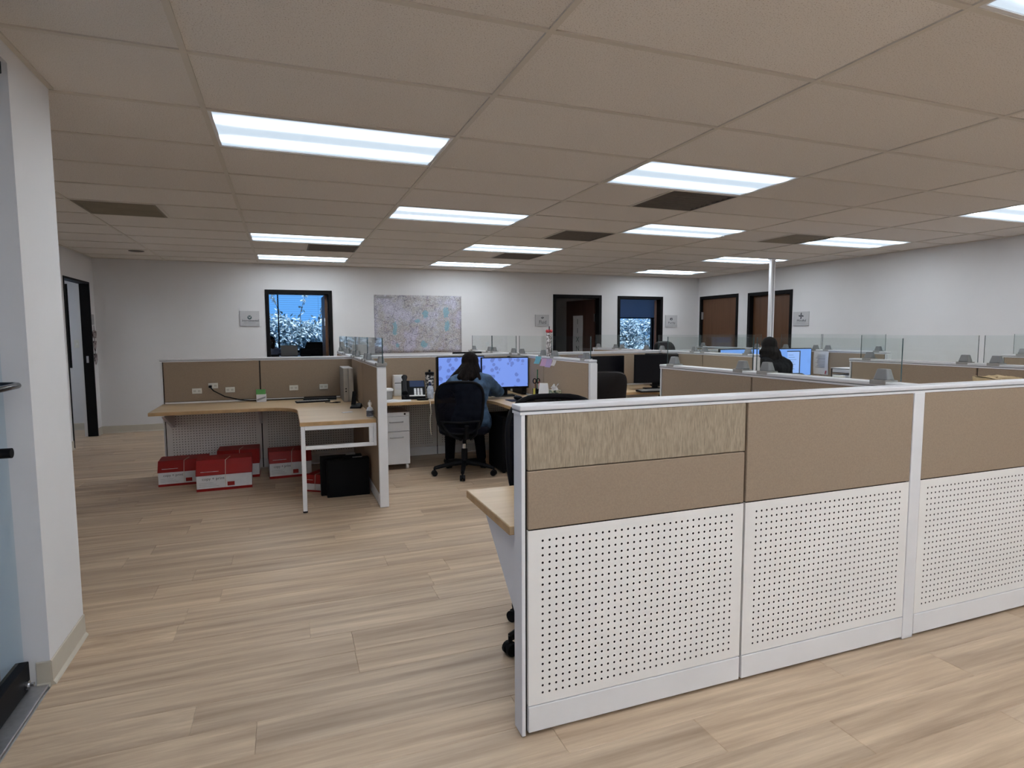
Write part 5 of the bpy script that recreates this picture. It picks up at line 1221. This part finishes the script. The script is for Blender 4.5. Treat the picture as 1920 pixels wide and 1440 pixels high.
# ------------------------------------------------------------------ people
class Blob(MB):
    def limb(s, pts, rs, n=7):
        for (a, b, ra, rb_) in zip(pts[:-1], pts[1:], rs[:-1], rs[1:]):
            a, b = Vector(a), Vector(b); m_ = max(2, int((b-a).length/(0.45*min(ra, rb_))))
            for k in range(m_+1):
                u = k/m_; r_ = ra+(rb_-ra)*u; s.ball(a.lerp(b, u), r_, 10, 7)
        return s
    def skin(s, name, mt, parent, voxel=0.011, smooth_n=6):
        o = s.build(name, mt, parent, world=True, smooth=False)
        md = o.modifiers.new('remesh', 'REMESH'); md.mode = 'VOXEL'; md.voxel_size = voxel; md.use_smooth_shade = True
        md = o.modifiers.new('smooth', 'SMOOTH'); md.factor = 0.5; md.iterations = smooth_n
        return o
def person(label, base, J, look, skin, top, bottom, hair_fn, sleeve=1.0):
    r_ = thing('person', base, label, 'person')
    H_ = Vector(J['head']); f = Vector(look).normalized(); rt = f.cross(Vector((0,0,1))).normalized(); up = rt.cross(f).normalized()
    hd = lambda x, y, z: H_ + rt*x + f*y + up*z
    b = Blob()
    def ell(c, r, n=3):   # ellipsoid aligned to the head
        m_ = MB(); m_.ball((0,0,0), r, 16, 11); b._add([Vector(c) + rt*v[0] + f*v[1] + up*v[2] for v in m_.v], m_.f)
    ell(hd(0, -0.008, 0.025), (0.076, 0.094, 0.088)); ell(hd(0, 0.030, -0.045), (0.056, 0.060, 0.065)); ell(hd(0, 0.055, -0.085), (0.030, 0.028, 0.022))
    ell(hd(0, 0.096, -0.018), (0.011, 0.018, 0.024)); ell(hd(0, 0.102, -0.030), (0.016, 0.014, 0.010)); ell(hd(0, 0.088, -0.062), (0.024, 0.010, 0.007)); ell(hd(0, 0.086, -0.073), (0.020, 0.010, 0.006))
    for sx_ in (-1, 1): ell(hd(sx_*0.078, -0.004, -0.005), (0.008, 0.018, 0.030)); ell(hd(sx_*0.034, 0.082, 0.026), (0.024, 0.010, 0.006))
    neck = Vector(J['neck']); b.limb([hd(0, -0.01, -0.06), neck], [0.052, 0.056])
    sp = [Vector(J['hip']), Vector(J['waist']), Vector(J['chest']), neck]
    side = (Vector(J['shoulder_r'])-Vector(J['shoulder_l'])).normalized()
    def trunk(B, g):
        for q, w, r0 in ((sp[0], 0.085, 0.105), (sp[0].lerp(sp[1], 0.5), 0.075, 0.10), (sp[1], 0.065, 0.095), (sp[1].lerp(sp[2], 0.5), 0.075, 0.10), (sp[2], 0.090, 0.105), (sp[2].lerp(sp[3], 0.45), 0.085, 0.085)):
            for k in (-1, -0.5, 0, 0.5, 1): B.ball(q+side*w*k, r0+g-0.01*abs(k), 12, 9)
    trunk(b, -0.014)
    for s_ in 'lr':
        sh_, el, wr = Vector(J['shoulder_'+s_]), Vector(J['elbow_'+s_]), Vector(J['wrist_'+s_])
        b.limb([neck.lerp(sh_, 0.3), sh_, sh_.lerp(el, 0.4), el, el.lerp(wr, 0.35), wr], [0.045, 0.050, 0.043, 0.036, 0.036, 0.024])
        d = (Vector(J['hand_'+s_])-wr).normalized(); n_ = Vector((0,0,1)); sd = d.cross(n_).normalized()
        palm = wr+d*0.05
        for k in (-1.5, -0.5, 0.5, 1.5): b.limb([wr+sd*k*0.009, palm+d*0.03+sd*k*0.019], [0.015, 0.012])
        for k, ln in ((-1.5, 0.052), (-0.5, 0.072), (0.5, 0.078), (1.5, 0.068)):
            p0_ = palm+d*0.03+sd*k*0.019; p1_ = p0_+d*ln*0.5+Vector((0,0,0.006)); p2_ = p1_+d*ln*0.5-Vector((0,0,0.014)); b.limb([p0_, p1_, p2_], [0.0105, 0.0095, 0.008])
        ts = sd*(1 if s_ == 'l' else -1); b.limb([wr+d*0.02+ts*0.02, wr+d*0.05+ts*0.05-Vector((0,0,0.004)), wr+d*0.085+ts*0.058-Vector((0,0,0.010))], [0.014, 0.011, 0.009])
        kn, an = Vector(J['knee_'+s_]), Vector(J['ankle_'+s_]); hp_ = sp[0]+side*(0.09 if s_ == 'r' else -0.09)
        b.limb([hp_, kn, kn.lerp(an, 0.35), an, an+Vector((0, 0.12, -0.035))], [0.080, 0.055, 0.050, 0.036, 0.030])
    body = b.skin('body', skin, r_, 0.008, 4)
    for sx_ in (-1, 1):
        e_ = MB(); e_.ball(hd(sx_*0.032, 0.080, 0.010), 0.011, 10, 8).build('eye', 'plastic_white', body, world=True, smooth=True)
        MB().ball(hd(sx_*0.032, 0.0885, 0.010), 0.0045, 8, 6).build('pupil', 'black', body, world=True, smooth=True)
    t_ = Blob(); trunk(t_, 0.008)
    t_.limb([sp[2].lerp(neck, 0.7), neck-Vector((0,0,0.005))], [0.085, 0.064])
    hem = sp[0]-Vector((0,0,0.05))
    for k in (-1, -0.5, 0, 0.5, 1): t_.ball(hem+side*0.095*k, 0.118, 12, 9)
    for s_ in 'lr':
        sh_, el, wr = Vector(J['shoulder_'+s_]), Vector(J['elbow_'+s_]), Vector(J['wrist_'+s_])
        t_.limb([neck.lerp(sh_, 0.35), sh_, sh_.lerp(el, 0.4), el, el.lerp(wr, 0.4), el.lerp(wr, 0.93)], [0.060, 0.066*sleeve, 0.060*sleeve, 0.055*sleeve, 0.050*sleeve, 0.038])
    jk = t_.skin('jacket', top, r_, 0.010, 5)
    tx_ = bpy.data.textures.new('fold', 'CLOUDS'); tx_.noise_scale = 0.09
    md = jk.modifiers.new('folds', 'DISPLACE'); md.texture = tx_; md.strength = 0.022; md.mid_level = 0.5; md.texture_coords = 'LOCAL'
    l_ = Blob()
    for s_ in 'lr':
        kn, an = Vector(J['knee_'+s_]), Vector(J['ankle_'+s_]); hp_ = sp[0]+side*(0.09 if s_ == 'r' else -0.09)-Vector((0,0,0.01))
        l_.limb([sp[0]-Vector((0,0,0.02)), hp_, kn, kn.lerp(an, 0.5), an+Vector((0,0,0.02))], [0.105, 0.090, 0.066, 0.060, 0.052])
    l_.skin('trousers', bottom, r_, 0.011, 5)
    for s_ in 'lr':
        an = Vector(J['ankle_'+s_]); B_ = Blob(); B_.limb([an+Vector((0,-0.02,-0.03)), an+Vector((0,0.05,-0.035)), an+Vector((0,0.14,-0.045))], [0.042, 0.040, 0.034]); B_.skin('shoe', 'black', r_, 0.009, 3)
    hair_fn(r_, hd, rt, f, up)
    return r_
def long_hair(spread, drop, lean):
    def fn(r_, hd, rt, f, up):
        B_ = Blob(); rnd = random.Random(3)
        m_ = MB(); m_.ball((0,0,0), (0.088, 0.098, 0.098), 18, 12)
        B_._add([hd(0, -0.020, 0.034) + rt*v[0] + f*v[1] + up*v[2] for v in m_.v], m_.f)
        for k in range(24):
            a = R(180 + (k-11.5)*8.2)   # around the back of the head
            p0_ = hd(0.066*math.sin(a)*-1, 0.078*math.cos(a)-0.012, 0.0)
            d0 = rt*(-0.070*math.sin(a)) + f*(0.085*math.cos(a))
            L_ = drop*(0.72+0.28*rnd.random()) * (0.80 + 0.20*abs(math.cos(a)))
            p1_ = p0_ + Vector((lean*0.3, 0, -L_*0.35)) + d0*0.45
            p2_ = p0_ + Vector((lean*0.75, 0, -L_*0.70)) + d0*spread*(0.7+0.6*rnd.random()) + rt*0.02*math.sin(k*1.7)
            p3_ = p0_ + Vector((lean, -0.01, -L_)) + d0*spread*(0.5+0.5*rnd.random()) + rt*0.028*math.sin(k*2.3)
            B_.limb([p0_, p1_, p2_, p3_], [0.024, 0.030, 0.028, 0.011])
        B_.skin('hair', 'hair', r_, 0.0085, 2)
    return fn
def short_hair(r_, hd, rt, f, up):
    B_ = Blob(); m_ = MB(); m_.ball((0,0,0), (0.081, 0.096, 0.080), 18, 12)
    B_._add([hd(0, -0.022, 0.045) + rt*v[0] + f*v[1] + up*v[2] for v in m_.v], m_.f); B_.skin('hair', 'hair', r_, 0.008, 3)
woman = person('seated person with long dark hair and a denim jacket working at the blue monitors', (1.70, 5.62, 0.0),
    dict(head=(1.752, 5.83, 1.055), neck=(1.742, 5.755, 0.955), chest=(1.735, 5.72, 0.83), waist=(1.715, 5.67, 0.67), hip=(1.70, 5.63, 0.555),
         shoulder_l=(1.565, 5.745, 0.895), elbow_l=(1.47, 5.90, 0.760), wrist_l=(1.60, 6.0, 0.752), hand_l=(1.70, 6.04, 0.745),
         shoulder_r=(1.905, 5.725, 0.895), elbow_r=(2.055, 5.80, 0.775), wrist_r=(1.96, 5.92, 0.752), hand_r=(1.90, 5.98, 0.745),
         knee_l=(1.585, 5.98, 0.535), ankle_l=(1.56, 5.93, 0.085), knee_r=(1.86, 5.95, 0.535), ankle_r=(1.87, 5.84, 0.085)),
    (0.10, 0.97, -0.22), 'skin_a', 'denim', 'trousers', long_hair(0.85, 0.29, -0.05))
person('seated person with dark hair in black clothes before the bright document screens', (5.44, 5.52, 0.0),
    dict(head=(5.43, 5.66, 1.185), neck=(5.44, 5.60, 1.075), chest=(5.445, 5.56, 0.93), waist=(5.445, 5.52, 0.74), hip=(5.44, 5.50, 0.58),
         shoulder_l=(5.265, 5.57, 1.0), elbow_l=(5.18, 5.68, 0.79), wrist_l=(5.30, 5.88, 0.755), hand_l=(5.36, 5.95, 0.745),
         shoulder_r=(5.63, 5.56, 0.985), elbow_r=(5.745, 5.66, 0.80), wrist_r=(5.66, 5.88, 0.755), hand_r=(5.60, 5.96, 0.745),
         knee_l=(5.32, 5.92, 0.53), ankle_l=(5.30, 5.95, 0.085), knee_r=(5.56, 5.92, 0.53), ankle_r=(5.58, 5.95, 0.085)),
    (0.06, 0.99, -0.08), 'skin_a', 'knit_black', 'trousers', long_hair(0.45, 0.22, 0.0))
pa = person('person in a pale shirt seen at the left edge of the open office doorway', (-0.24, 11.95, 0.0),
    dict(head=(-0.215, 12.02, 1.215), neck=(-0.225, 12.04, 1.105), chest=(-0.23, 12.06, 0.96), waist=(-0.235, 12.08, 0.78), hip=(-0.24, 12.10, 0.62),
         shoulder_l=(-0.06, 12.03, 1.03), elbow_l=(0.02, 11.93, 1.05), wrist_l=(-0.02, 11.86, 1.03), hand_l=(-0.05, 11.78, 1.02),
         shoulder_r=(-0.41, 12.05, 1.03), elbow_r=(-0.50, 11.97, 1.05), wrist_r=(-0.42, 11.86, 1.03), hand_r=(-0.38, 11.78, 1.02),
         knee_l=(-0.13, 11.95, 0.56), ankle_l=(-0.13, 12.00, 0.085), knee_r=(-0.34, 11.95, 0.56), ankle_r=(-0.34, 12.00, 0.085)),
    (0.55, -0.80, -0.10), 'skin_dark', 'shirt_light', 'trousers', short_hair)
ch6 = task_chair('dark chair under the person in the left office', (-0.24, 12.13, 0), (0.05, -0.99), seat=0.50, back0=0.50, back1=0.95, style='leather', leg_ang=250, arms=False)

tower = thing('tower_computer', (2.07, 5.66, 0), 'black tower computer on the floor under the desk right of the woman', 'computer')
MB().box(-0.105, 0.105, -0.20, 0.22, 0.012, 0.56).build('case', 'black', tower, bevel=0.006)
MB().box(-0.09, 0.09, -0.208, -0.2005, 0.03, 0.545).build('front_panel', 'black', tower, bevel=0.003)
for dx in (-0.08, 0.08):
    for dy in (-0.17, 0.19): MB().lathe([(0.016, 0.0), (0.016, 0.012)], (dx, dy, 0), 10).build('foot', 'black', tower)
MB().box(-0.02, 0.02, -0.2095, -0.208, 0.47, 0.478).build('drive_slot', 'grey_metal', tower)
